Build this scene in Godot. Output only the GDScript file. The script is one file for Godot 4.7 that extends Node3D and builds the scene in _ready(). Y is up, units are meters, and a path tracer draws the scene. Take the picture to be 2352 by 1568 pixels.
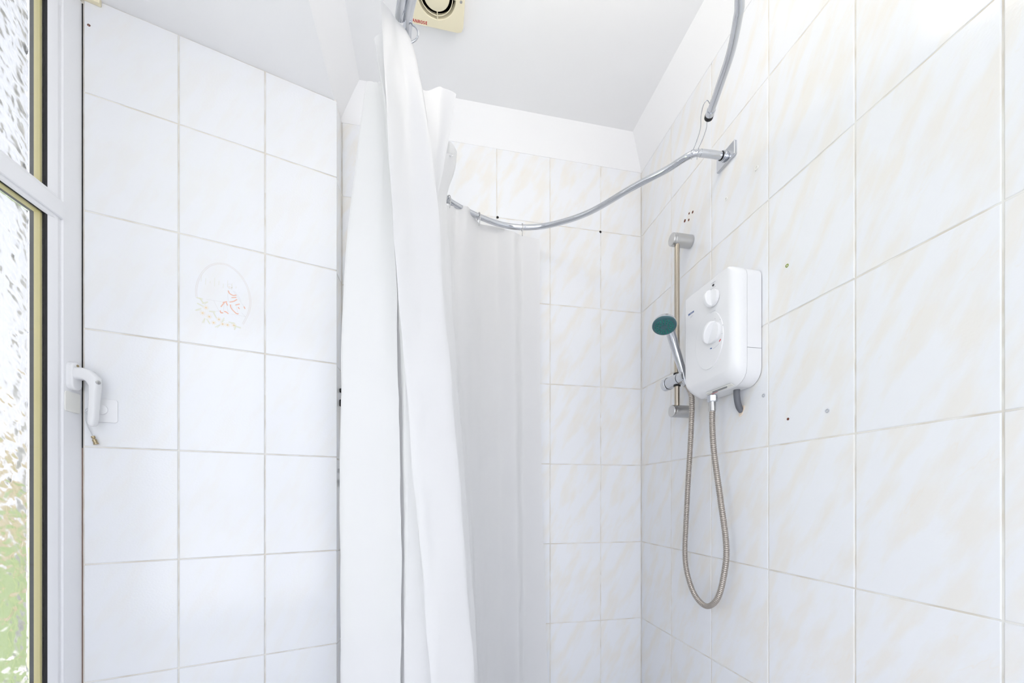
extends Node3D

# Room frame: the corner of back wall and right wall is x = 0, z = 0; the floor is y = 0.
const TW := 0.2233   # tile pitch across
const TH := 0.33     # tile pitch up
const WALL_TOP := 2.403
const CEIL := 2.488
const RAIL_Y := 2.04

var M := {}
var made := {}
var rng := RandomNumberGenerator.new()
var tile_meshes := {}


func _ready() -> void:
	rng.seed = 7
	set_camera()
	set_light()
	make_materials()
	build_walls()
	build_ceiling()
	build_window()
	build_outside()
	build_curtain_rail()
	build_curtain()
	build_heater()
	build_riser()
	build_handset()
	build_hose()
	build_fan()
	build_lamp()
	build_restrictor()
	build_small_things()


func set_camera() -> void:
	var cam := Camera3D.new()
	cam.name = "camera"
	add_child(cam)
	cam.position = Vector3(-0.8765, 1.0, 1.5782)
	cam.rotation_degrees = Vector3(0, -10.96, 0)
	cam.projection = Camera3D.PROJECTION_FRUSTUM
	cam.near = 0.05
	cam.far = 200.0
	var f := 909.49
	cam.size = 0.05 * 1568.0 / f
	cam.frustum_offset = Vector2(0, 0.05 * (1139.45 - 784.0) / f)
	cam.current = true


func set_light() -> void:
	var w := WorldEnvironment.new()
	w.name = "environment"
	var e := Environment.new()
	e.background_mode = Environment.BG_SKY
	var s := ProceduralSkyMaterial.new()
	s.sky_top_color = Color(0.93, 0.953, 1.0)
	s.sky_horizon_color = Color(0.975, 0.982, 1.0)
	s.ground_horizon_color = Color(0.9, 0.89, 0.88)
	s.ground_bottom_color = Color(0.85, 0.84, 0.82)
	s.sky_energy_multiplier = 1.0
	var sky := Sky.new()
	sky.sky_material = s
	e.sky = sky
	e.background_energy_multiplier = 1.85
	e.tonemap_mode = Environment.TONE_MAPPER_LINEAR
	e.tonemap_exposure = 1.54
	e.sdfgi_enabled = true
	e.ssao_enabled = true
	e.ssil_enabled = true
	w.environment = e
	add_child(w)
	# the sun stands behind the house: it lights paving and lawn, and no window lets it in
	var sun := DirectionalLight3D.new()
	sun.name = "sun"
	add_child(sun)
	sun.look_at_from_position(Vector3.ZERO, Vector3(-0.42, -0.82, 0.39), Vector3.UP)
	sun.light_color = Color(1.0, 0.985, 0.965)
	sun.light_energy = 1.3
	sun.light_angular_distance = 0.6
	sun.sky_mode = DirectionalLight3D.SKY_MODE_LIGHT_ONLY
	sun.shadow_enabled = true


# ---------------------------------------------------------------- helpers

func mat(key: String, c: Color, rough := 0.5, metal := 0.0) -> StandardMaterial3D:
	var m := StandardMaterial3D.new()
	m.resource_name = key
	m.albedo_color = c
	m.roughness = rough
	m.metallic = metal
	M[key] = m
	return m


func numbered(n: String) -> String:
	if not made.has(n):
		made[n] = 0
		return n
	made[n] += 1
	return "%s_%03d" % [n, made[n]]


func part(called: String, mesh: Mesh, m: Material, parent: Node, label := "") -> MeshInstance3D:
	var o := MeshInstance3D.new()
	o.mesh = mesh
	o.material_override = m
	o.name = numbered(called) if parent == self else called
	parent.add_child(o, true)
	if label:
		o.set_meta("label", label)
	return o


func thing(called: String, label: String, category: String, at := Vector3.ZERO, group := "") -> Node3D:
	var o := Node3D.new()
	o.name = numbered(called)
	add_child(o)
	o.position = at
	tag(o, label, category, group)
	return o


func tag(o: Node, label: String, category: String, group := "") -> void:
	o.set_meta("label", label)
	o.set_meta("category", category)
	if group:
		o.set_meta("group", group)


func structure(o: Node, label: String) -> Node:
	o.set_meta("kind", "structure")
	o.set_meta("label", label)
	return o


# Triangles to a mesh; a closed shape is turned so that its faces look outwards. Edges flatter than crease degrees are smooth.
func mesh_of(t: PackedVector3Array, crease := 40.0, closed := true, uv := []) -> ArrayMesh:
	if closed:
		var vol := 0.0
		var o := t[0]
		for i in range(0, t.size(), 3):
			vol += (t[i] - o).dot((t[i + 1] - o).cross(t[i + 2] - o))
		if vol > 0.0:
			for i in range(0, t.size(), 3):
				var k := t[i + 1]
				t[i + 1] = t[i + 2]
				t[i + 2] = k
	var fn := PackedVector3Array()
	fn.resize(t.size() / 3)
	var at := {}
	for i in range(0, t.size(), 3):
		fn[i / 3] = (t[i + 2] - t[i]).cross(t[i + 1] - t[i])
		for k in 3:
			var key := Vector3i((t[i + k] * 50000.0).round())
			if at.has(key):
				at[key].append(i / 3)
			else:
				at[key] = [i / 3]
	var limit := cos(deg_to_rad(crease))
	var normals := PackedVector3Array()
	normals.resize(t.size())
	for i in t.size():
		var own := fn[i / 3].normalized()
		var sum := Vector3.ZERO
		for j in at[Vector3i((t[i] * 50000.0).round())]:
			if fn[j].normalized().dot(own) >= limit:
				sum += fn[j]
		normals[i] = sum.normalized() if sum.length() > 0.0 else Vector3.UP
	var a := []
	a.resize(Mesh.ARRAY_MAX)
	a[Mesh.ARRAY_VERTEX] = t
	a[Mesh.ARRAY_NORMAL] = normals
	if uv:
		var uvs := PackedVector2Array()
		uvs.resize(t.size())
		for i in t.size():
			uvs[i] = Vector2(uv[2] + (t[i].x + uv[0] / 2) / TW, uv[3] + (uv[1] / 2 - t[i].y) / TH)
		a[Mesh.ARRAY_TEX_UV] = uvs
	var m := ArrayMesh.new()
	m.add_surface_from_arrays(Mesh.PRIMITIVE_TRIANGLES, a)
	return m


func out_tri(t: PackedVector3Array, a: Vector3, b: Vector3, c: Vector3, mid: Vector3) -> void:
	if (c - a).cross(b - a).dot((a + b + c) / 3.0 - mid) >= 0.0:
		t.append_array([a, b, c])
	else:
		t.append_array([a, c, b])


# A box with chamfered edges.
func box(c: Vector3, s: Vector3, ch := 0.0, b := Basis.IDENTITY) -> PackedVector3Array:
	var t := PackedVector3Array()
	var h := s / 2.0
	var axes := [Vector3.RIGHT, Vector3.UP, Vector3.BACK]
	var corner := func(sg: Vector3, ax: int) -> Vector3:
		var v := Vector3(sg.x * (h.x - ch), sg.y * (h.y - ch), sg.z * (h.z - ch))
		v[ax] = sg[ax] * h[ax]
		return c + b * v
	for ax in 3:
		var p := (ax + 1) % 3
		var q := (ax + 2) % 3
		for s1 in [-1.0, 1.0]:
			var g := []
			for k in [[-1.0, -1.0], [1.0, -1.0], [1.0, 1.0], [-1.0, 1.0]]:
				var sg := Vector3.ZERO
				sg[ax] = s1
				sg[p] = k[0]
				sg[q] = k[1]
				g.append(corner.call(sg, ax))
			out_tri(t, g[0], g[1], g[2], c)
			out_tri(t, g[0], g[2], g[3], c)
	if ch > 0.0:
		for ax in 3:
			var p := (ax + 1) % 3
			var q := (ax + 2) % 3
			for k in [[-1.0, -1.0], [1.0, -1.0], [1.0, 1.0], [-1.0, 1.0]]:
				var lo := Vector3.ZERO
				lo[ax] = -1.0
				lo[p] = k[0]
				lo[q] = k[1]
				var hi := lo
				hi[ax] = 1.0
				out_tri(t, corner.call(lo, p), corner.call(hi, p), corner.call(hi, q), c)
				out_tri(t, corner.call(lo, p), corner.call(hi, q), corner.call(lo, q), c)
		for x in [-1.0, 1.0]:
			for y in [-1.0, 1.0]:
				for z in [-1.0, 1.0]:
					var sg := Vector3(x, y, z)
					out_tri(t, corner.call(sg, 0), corner.call(sg, 1), corner.call(sg, 2), c)
	return t


# Rings of equal length, joined; the ends are closed with a fan.
func loft(rings: Array, cap_a := true, cap_b := true) -> PackedVector3Array:
	var t := PackedVector3Array()
	var n: int = rings[0].size()
	for r in rings.size() - 1:
		var p: PackedVector3Array = rings[r]
		var q: PackedVector3Array = rings[r + 1]
		for i in n:
			var j := (i + 1) % n
			t.append_array([p[i], p[j], q[j], p[i], q[j], q[i]])
	for e in 2:
		if not (cap_a if e == 0 else cap_b):
			continue
		var p: PackedVector3Array = rings[0] if e == 0 else rings[-1]
		var mid := Vector3.ZERO
		for v in p:
			mid += v / n
		for i in n:
			var j := (i + 1) % n
			if e == 0:
				t.append_array([mid, p[j], p[i]])
			else:
				t.append_array([mid, p[i], p[j]])
	return t


func tube(path: PackedVector3Array, radius: Variant, segs := 14, caps := true) -> PackedVector3Array:
	var rings := []
	var up := Vector3.UP
	var n := path.size()
	for i in n:
		var d := (path[mini(i + 1, n - 1)] - path[maxi(i - 1, 0)]).normalized()
		if i == 0 and absf(d.dot(up)) > 0.9:
			up = Vector3.RIGHT
		var side := d.cross(up).normalized()
		up = side.cross(d).normalized()
		var r: float = radius[i] if radius is Array or radius is PackedFloat32Array else radius
		var ring := PackedVector3Array()
		for k in segs:
			var a := TAU * k / segs
			ring.append(path[i] + (side * cos(a) + up * sin(a)) * r)
		rings.append(ring)
	return loft(rings, caps, caps)


# A profile of (radius, height) turned about the y axis of x.
func lathe(profile: Array, x: Transform3D, segs := 28) -> PackedVector3Array:
	var rings := []
	for p in profile:
		var ring := PackedVector3Array()
		for k in segs:
			var a := TAU * k / segs
			ring.append(x * Vector3(p[0] * cos(a), p[1], p[0] * sin(a)))
		rings.append(ring)
	return loft(rings)


# A flat outline in the xy plane of x, drawn out along its z from z0 to z1, the rim at z1 rounded off by r.
func slab(outline: PackedVector2Array, x: Transform3D, z0: float, z1: float, r := 0.0) -> PackedVector3Array:
	var rings := []
	var steps := [[0.0, z0], [0.0, z1 - r]]
	if r > 0.0:
		for k in [1, 2, 3]:
			var a: float = k * PI / 6.0
			steps.append([r * (1.0 - cos(a)), z1 - r + r * sin(a)])
	for s in steps:
		var ring := PackedVector3Array()
		for v in inset(outline, s[0]):
			ring.append(x * Vector3(v.x, v.y, s[1]))
		rings.append(ring)
	return loft(rings)


func inset(o: PackedVector2Array, by: float) -> PackedVector2Array:
	if by == 0.0:
		return o
	var r := PackedVector2Array()
	var n := o.size()
	var area := 0.0
	for i in n:
		area += o[i].cross(o[(i + 1) % n])
	for i in n:
		var a := (o[i] - o[(i + n - 1) % n]).normalized()
		var b := (o[(i + 1) % n] - o[i]).normalized()
		var nn := Vector2(-a.y, a.x) + Vector2(-b.y, b.x)
		nn = nn.normalized() * signf(area)
		r.append(o[i] + nn * by / maxf(0.4, nn.dot(Vector2(-a.y, a.x) * signf(area))))
	return r


func round_rect(w: float, h: float, r: float, n := 6) -> PackedVector2Array:
	var o := PackedVector2Array()
	for q in 4:
		var c := Vector2((w / 2 - r) * (1 if q in [0, 3] else -1), (h / 2 - r) * (1 if q < 2 else -1))
		for k in n + 1:
			var a := PI / 2 * (q + float(k) / n)
			o.append(c + Vector2(cos(a), sin(a)) * r)
	return o


func smooth_path(pts: Array, steps := 8) -> PackedVector3Array:
	var o := PackedVector3Array()
	for i in pts.size() - 1:
		var a: Vector3 = pts[maxi(i - 1, 0)]
		var b: Vector3 = pts[i]
		var c: Vector3 = pts[i + 1]
		var d: Vector3 = pts[mini(i + 2, pts.size() - 1)]
		for k in steps:
			o.append(b.cubic_interpolate(c, a, d, float(k) / steps))
	o.append(pts[-1])
	return o


func frame(at: Vector3, y_axis: Vector3) -> Transform3D:
	var y := y_axis.normalized()
	var x := y.cross(Vector3.UP if absf(y.y) < 0.9 else Vector3.RIGHT).normalized()
	return Transform3D(Basis(x, y, x.cross(y)), at)


# x to the right, y up, z out of the surface
func facing(at: Vector3, z_axis: Vector3) -> Transform3D:
	var z := z_axis.normalized()
	var x := Vector3.UP.cross(z).normalized()
	return Transform3D(Basis(x, z.cross(x), z), at)


func lettering(text: String, height: float, depth := 0.0003, serif := false) -> TextMesh:
	var f := SystemFont.new()
	f.font_names = PackedStringArray(["Droid Serif" if serif else "Droid Sans"])
	f.font_weight = 700
	var m := TextMesh.new()
	m.font = f
	m.text = text
	m.font_size = 32
	m.pixel_size = height / 24.0
	m.depth = depth
	return m


# ---------------------------------------------------------------- materials

func make_materials() -> void:
	mat("plaster", Color(0.955, 0.957, 0.965), 0.7)
	mat("ceiling_paint", Color(0.978, 0.979, 0.985), 0.75)
	mat("grout", Color(0.84, 0.82, 0.78), 0.85)
	mat("white_plastic", Color(0.945, 0.948, 0.957), 0.22)
	mat("white_frame", Color(0.965, 0.968, 0.98), 0.3)
	mat("chrome", Color(0.80, 0.81, 0.83), 0.06, 1.0)
	mat("dull_chrome", Color(0.78, 0.78, 0.78), 0.25, 1.0)
	mat("steel", Color(0.74, 0.70, 0.64), 0.22, 1.0)  # tan tint paints reflections into the bar's metal
	mat("hose_steel", Color(0.72, 0.69, 0.66), 0.28, 1.0)
	mat("black_rubber", Color(0.05, 0.05, 0.06), 0.5)
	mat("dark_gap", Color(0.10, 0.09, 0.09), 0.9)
	mat("brown_strip", Color(0.50, 0.42, 0.38), 0.9)
	mat("teal", Color(0.25, 0.40, 0.43), 0.35)
	mat("green_nozzle", Color(0.08, 0.55, 0.47), 0.4)
	mat("clear_cap", Color(0.9, 0.9, 0.9), 0.12, 0.7)
	mat("cream_plastic", Color(0.97, 0.935, 0.82), 0.4)
	mat("duct_plastic", Color(0.74, 0.66, 0.52), 0.7)
	mat("red_ink", Color(0.75, 0.05, 0.14), 0.6)
	mat("blue_ink", Color(0.28, 0.41, 0.64), 0.6)
	mat("grey_ink", Color(0.74, 0.75, 0.78), 0.6)
	mat("dark_ink", Color(0.50, 0.50, 0.53), 0.6)
	mat("red_mark", Color(0.80, 0.15, 0.15), 0.6)
	mat("grey_pipe", Color(0.42, 0.43, 0.46), 0.45)
	mat("spacer", Color(0.99, 0.94, 0.68), 0.5)
	mat("gasket", Color(0.12, 0.12, 0.13), 0.6)
	mat("pale_cable", Color(0.86, 0.87, 0.88), 0.3)
	mat("brass", Color(0.70, 0.64, 0.52), 0.3, 1.0)
	mat("pale_pad", Color(0.962, 0.960, 0.940), 0.5)
	mat("brown_plug", Color(0.42, 0.22, 0.15), 0.8)
	mat("black_plug", Color(0.07, 0.05, 0.05), 0.8)
	mat("green_plug", Color(0.55, 0.62, 0.20), 0.6)
	mat("floor_vinyl", Color(0.95, 0.945, 0.945), 0.5)
	mat("filler", Color(0.93, 0.87, 0.80), 0.8)
	mat("lawn", Color(0.58, 0.66, 0.43), 0.95)
	mat("paving", Color(0.90, 0.89, 0.88), 0.9)
	mat("fence_wood", Color(0.83, 0.76, 0.66), 0.9)
	var cu := mat("curtain", Color(0.915, 0.915, 0.92), 0.38)
	cu.backlight_enabled = true
	cu.backlight = Color(0.78, 0.78, 0.78)
	cu.cull_mode = BaseMaterial3D.CULL_DISABLED
	var gl := mat("clear_glass", Color(0.95, 0.97, 0.97, 0.03), 0.02)
	gl.transparency = BaseMaterial3D.TRANSPARENCY_ALPHA
	gl.cull_mode = BaseMaterial3D.CULL_DISABLED
	var og := mat("obscure_glass", Color(0.70, 0.695, 0.69, 0.0), 0.16)
	og.refraction_enabled = true
	og.refraction_scale = 0.05
	og.transparency = BaseMaterial3D.TRANSPARENCY_ALPHA
	og.cull_mode = BaseMaterial3D.CULL_DISABLED
	var lamp := mat("lamp_glow", Color(0.95, 0.95, 0.93), 0.4)
	lamp.emission_enabled = true
	lamp.emission = Color(1.0, 0.975, 0.935)
	lamp.emission_energy_multiplier = 2.0
	for k in 4:
		tile_material("tile_%d" % k, 11 + k * 5, 1.0)
	for k in 3:
		tile_material("lit_tile_%d" % k, 61 + k * 5, 0.35)  # same tile, pattern weakened to paint in the different light here
	tile_material("printed_tile", 91, 0.4, true)


# Glazed tile: white with faint cream clouds and ochre veins that run up to the right.
func tile_material(key: String, sd: int, strength: float, printed := false) -> void:
	var w := 512 if printed else 256
	var h := 768 if printed else 384
	var n1 := FastNoiseLite.new()
	n1.seed = sd
	n1.noise_type = FastNoiseLite.TYPE_SIMPLEX_SMOOTH
	n1.frequency = 1.0
	n1.fractal_octaves = 4
	var n2 := FastNoiseLite.new()
	n2.seed = sd + 1
	n2.frequency = 1.0
	n2.fractal_octaves = 3
	var im := Image.create_empty(w, h, false, Image.FORMAT_RGB8)
	var white := Color(0.945, 0.952, 0.966)
	var cream := Color(0.944, 0.934, 0.918)
	var ochre := Color(0.942, 0.900, 0.84)
	var ca := cos(deg_to_rad(64.0))
	var sa := sin(deg_to_rad(64.0))
	for y in h:
		for x in w:
			var px := float(x) / w * 2.0
			var py := -float(y) / h * 3.0
			var u := px * ca + py * sa
			var v := -px * sa + py * ca
			var a := n1.get_noise_2d(u * 0.5, v * 1.7)
			var c := white.lerp(cream, clampf((a + 0.15) * 1.6, 0.0, 1.0) * strength)
			var b := absf(n2.get_noise_2d(u * 0.7 + 9.0, v * 3.4))
			var mask := clampf(n1.get_noise_2d(u * 0.8 + 31.0, v * 1.3) * 2.4 - 0.35, 0.0, 1.0)
			c = c.lerp(ochre, clampf(1.0 - b * 18.0, 0.0, 1.0) * mask * 0.28 * strength)
			im.set_pixel(x, y, c)
	if printed:
		draw_print(im)
	var m := mat(key, Color.WHITE, 0.14)
	m.albedo_texture = ImageTexture.create_from_image(im)
	if not M.has("tile_relief"):
		var nn := FastNoiseLite.new()
		nn.seed = 5
		nn.frequency = 1.0
		nn.fractal_octaves = 3
		var hm := Image.create_empty(256, 384, false, Image.FORMAT_L8)
		for y in 384:
			for x in 256:
				var g := 0.5 + 0.5 * nn.get_noise_2d(x * 0.11, y * 0.11)
				hm.set_pixel(x, y, Color(g, g, g))
		M.tile_relief = ImageTexture.create_from_image(hm)
	m.heightmap_enabled = true
	m.heightmap_texture = M.tile_relief
	m.heightmap_scale = 0.012


func curved(pts: Array) -> Array:
	var o := []
	for i in pts.size() - 1:
		var a: Vector2 = pts[maxi(i - 1, 0)]
		var b: Vector2 = pts[i]
		var c: Vector2 = pts[i + 1]
		var d: Vector2 = pts[mini(i + 2, pts.size() - 1)]
		for k in 6:
			o.append(b.cubic_interpolate(c, a, d, k / 6.0))
	o.append(pts[-1])
	return o


func stroke(im: Image, pts: Array, c: Color, width: float, share := 1.0) -> void:
	var s := Vector2(im.get_width(), im.get_height())
	for i in pts.size() - 1:
		var a: Vector2 = pts[i] * s
		var b: Vector2 = pts[i + 1] * s
		var n := int(a.distance_to(b)) + 1
		for k in n + 1:
			dab(im, a.lerp(b, float(k) / n), width, c, share)


func dab(im: Image, p: Vector2, r: float, c: Color, share: float) -> void:
	for y in range(int(p.y - r - 1), int(p.y + r + 2)):
		for x in range(int(p.x - r - 1), int(p.x + r + 2)):
			var q := clampf(r + 0.5 - Vector2(x, y).distance_to(p), 0.0, 1.0) * share
			if q > 0.0 and x >= 0 and y >= 0 and x < im.get_width() and y < im.get_height():
				im.set_pixel(x, y, im.get_pixel(x, y).lerp(c, q))


# The faded print on one tile: a corded oval, a seated figure in an orange dress, flowers at lower left.
func draw_print(im: Image) -> void:
	var s := Vector2(im.get_width(), im.get_height())
	var arc := [Vector2(0.185, 0.558), Vector2(0.184, 0.471), Vector2(0.206, 0.393), Vector2(0.25, 0.316), Vector2(0.317, 0.248), Vector2(0.392, 0.208), Vector2(0.453, 0.193), Vector2(0.53, 0.19), Vector2(0.624, 0.221), Vector2(0.703, 0.275), Vector2(0.768, 0.356), Vector2(0.804, 0.454), Vector2(0.808, 0.532), Vector2(0.788, 0.614), Vector2(0.759, 0.67), Vector2(0.719, 0.734)]
	arc = curved(arc)
	var cord := Color(0.84, 0.78, 0.74)
	var run := 0.0
	for i in arc.size() - 1:
		var a: Vector2 = arc[i] * s
		var b: Vector2 = arc[i + 1] * s
		var side := (b - a).normalized().orthogonal()
		var n := int(a.distance_to(b))
		for k in n:
			var p := a.lerp(b, float(k) / n)
			dab(im, p + side * 5.0, 0.8, cord, 0.3)
			dab(im, p - side * 5.0, 0.8, cord, 0.3)
			run += 1.0
			if int(run) % 8 == 0:
				stroke(im, [(p - side * 5.0) / s, (p + side * 5.0 + (b - a).normalized() * 5.0) / s], cord, 0.9, 0.3)
	var orange := Color(0.93, 0.66, 0.53)
	var line := Color(0.80, 0.79, 0.78)
	for p in [[Vector2(0.546, 0.437), Vector2(0.561, 0.46), Vector2(0.601, 0.473), Vector2(0.64, 0.464)], [Vector2(0.585, 0.498), Vector2(0.64, 0.486)], [Vector2(0.561, 0.544), Vector2(0.608, 0.53), Vector2(0.648, 0.505)],
			[Vector2(0.484, 0.559), Vector2(0.53, 0.545)], [Vector2(0.499, 0.56), Vector2(0.461, 0.604)], [Vector2(0.523, 0.556), Vector2(0.538, 0.579)], [Vector2(0.453, 0.643), Vector2(0.461, 0.661), Vector2(0.484, 0.658)],
			[Vector2(0.499, 0.643), Vector2(0.523, 0.646), Vector2(0.546, 0.658)], [Vector2(0.569, 0.568), Vector2(0.585, 0.604), Vector2(0.64, 0.642), Vector2(0.664, 0.641)], [Vector2(0.632, 0.562), Vector2(0.679, 0.545)], [Vector2(0.664, 0.58), Vector2(0.676, 0.591)], [Vector2(0.733, 0.563), Vector2(0.744, 0.58)]]:
		stroke(im, curved(p), orange, 4.5, 0.05)
		stroke(im, curved(p), orange, 2.0, 0.16)
	for p in [[Vector2(0.601, 0.428), Vector2(0.648, 0.472), Vector2(0.687, 0.518), Vector2(0.735, 0.563)], [Vector2(0.546, 0.437), Vector2(0.541, 0.49), Vector2(0.55, 0.545)], [Vector2(0.62, 0.43), Vector2(0.665, 0.47), Vector2(0.70, 0.515)], [Vector2(0.294, 0.559), Vector2(0.469, 0.555)],
			[Vector2(0.407, 0.653), Vector2(0.446, 0.65)], [Vector2(0.585, 0.656), Vector2(0.751, 0.658)], [Vector2(0.703, 0.626), Vector2(0.751, 0.658)], [Vector2(0.38, 0.56), Vector2(0.44, 0.65)], [Vector2(0.585, 0.56), Vector2(0.60, 0.60)], [Vector2(0.50, 0.57), Vector2(0.49, 0.64)], [Vector2(0.53, 0.58), Vector2(0.545, 0.64)], [Vector2(0.64, 0.57), Vector2(0.66, 0.635)]]:
		stroke(im, curved(p), line, 1.0, 0.2)
	for k in 14:
		var a := TAU * k / 14
		dab(im, (Vector2(0.565, 0.392) + Vector2(cos(a) * 0.028, sin(a) * 0.022)) * s, 2.2, Color(0.76, 0.72, 0.66), 0.25)
	dab(im, Vector2(0.588, 0.4) * s, 3.5, Color(0.62, 0.58, 0.45), 0.4)
	dab(im, Vector2(0.56, 0.40) * s, 9.0, Color(0.93, 0.90, 0.87), 0.5)
	for k in 9:
		var x := 0.24 + 0.05 * k
		stroke(im, [Vector2(x, 0.34 + 0.02 * (k % 3)), Vector2(x - 0.004, 0.40 + 0.02 * (k % 2))], Color(0.92, 0.90, 0.84), 2.5, 0.10)
	for p in [Vector2(0.291, 0.638), Vector2(0.254, 0.694), Vector2(0.328, 0.718), Vector2(0.438, 0.728), Vector2(0.377, 0.768), Vector2(0.48, 0.767), Vector2(0.538, 0.768), Vector2(0.612, 0.761)]:
		for k in 9:
			var a = TAU * k / 9 + p.x * 20.0
			stroke(im, [p, p + Vector2(cos(a) * 0.034, sin(a) * 0.023)], Color(0.94, 0.87, 0.72), 2.2, 0.10)
		dab(im, p * s, 8.0, Color(0.94, 0.88, 0.74), 0.3)
		dab(im, p * s, 3.5, Color(0.86, 0.72, 0.52), 0.5)
	for p in [Vector2(0.242, 0.58), Vector2(0.28, 0.593), Vector2(0.228, 0.62), Vector2(0.206, 0.667), Vector2(0.362, 0.663), Vector2(0.392, 0.696), Vector2(0.265, 0.764), Vector2(0.317, 0.764), Vector2(0.484, 0.728), Vector2(0.585, 0.739), Vector2(0.624, 0.779), Vector2(0.423, 0.793), Vector2(0.22, 0.56), Vector2(0.66, 0.77)]:
		var d := Vector2.from_angle(p.x * 43.0) * Vector2(0.035, 0.024)
		stroke(im, [p - d, p + d], Color(0.90, 0.90, 0.78), 4.5, 0.07)
		stroke(im, [p - d * 0.6 + Vector2(0.012, 0.01), p + d], Color(0.90, 0.90, 0.78), 3.0, 0.07)


# ---------------------------------------------------------------- the room

func tile_mesh(w: float, h: float, u0: float, v0: float) -> ArrayMesh:
	var key := "%.4f %.4f %.3f %.3f" % [w, h, u0, v0]
	if tile_meshes.has(key):
		return tile_meshes[key]
	var rings := []
	for s in [[0.0, -0.0065], [0.0, -0.0019], [0.0009, -0.0006], [0.0022, 0.0]]:
		var x: float = w / 2 - s[0]
		var y: float = h / 2 - s[0]
		rings.append(PackedVector3Array([Vector3(-x, -y, s[1]), Vector3(x, -y, s[1]), Vector3(x, y, s[1]), Vector3(-x, y, s[1])]))
	tile_meshes[key] = mesh_of(loft(rings), 35.0, true, [w, h, u0, v0])
	return tile_meshes[key]


# Tiles on a wall: at is the point of the wall plane at s = 0, y = 0; right runs along the wall, out looks into the room.
func lay_tiles(wall: Node3D, at: Vector3, right: Vector3, out: Vector3, ss: Array, ys: Array, kinds: Array, joint: float, printed := Vector2i(-1, -1)) -> void:
	var turn := Basis(right, Vector3.UP, out)
	for r in ys.size() - 1:
		for c in ss.size() - 1:
			var w: float = ss[c + 1] - ss[c] - joint
			var h: float = ys[r] - ys[r + 1] - joint
			if w < 0.01 or h < 0.01:
				continue
			var u0 := 0.0 if c > 0 or w > TW * 0.9 else 1.0 - w / TW
			var v0 := maxf(0.0, 1.0 - h / TH) if r == 0 else 0.0
			var k: String = "printed_tile" if Vector2i(c, r) == printed else kinds[rng.randi() % kinds.size()]
			var o := part("tile", tile_mesh(w, h, u0, v0), M[k], wall)
			var tilt := Basis(Vector3.RIGHT, rng.randf_range(-0.0025, 0.0025)) * Basis(Vector3.UP, rng.randf_range(-0.0025, 0.0025))
			o.transform = Transform3D(turn * tilt, at + right * (ss[c] + ss[c + 1]) / 2.0 + Vector3.UP * (ys[r] + ys[r + 1]) / 2.0)
			if k == "printed_tile":
				o.set_meta("label", "tile printed with a seated figure in a corded oval")


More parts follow.
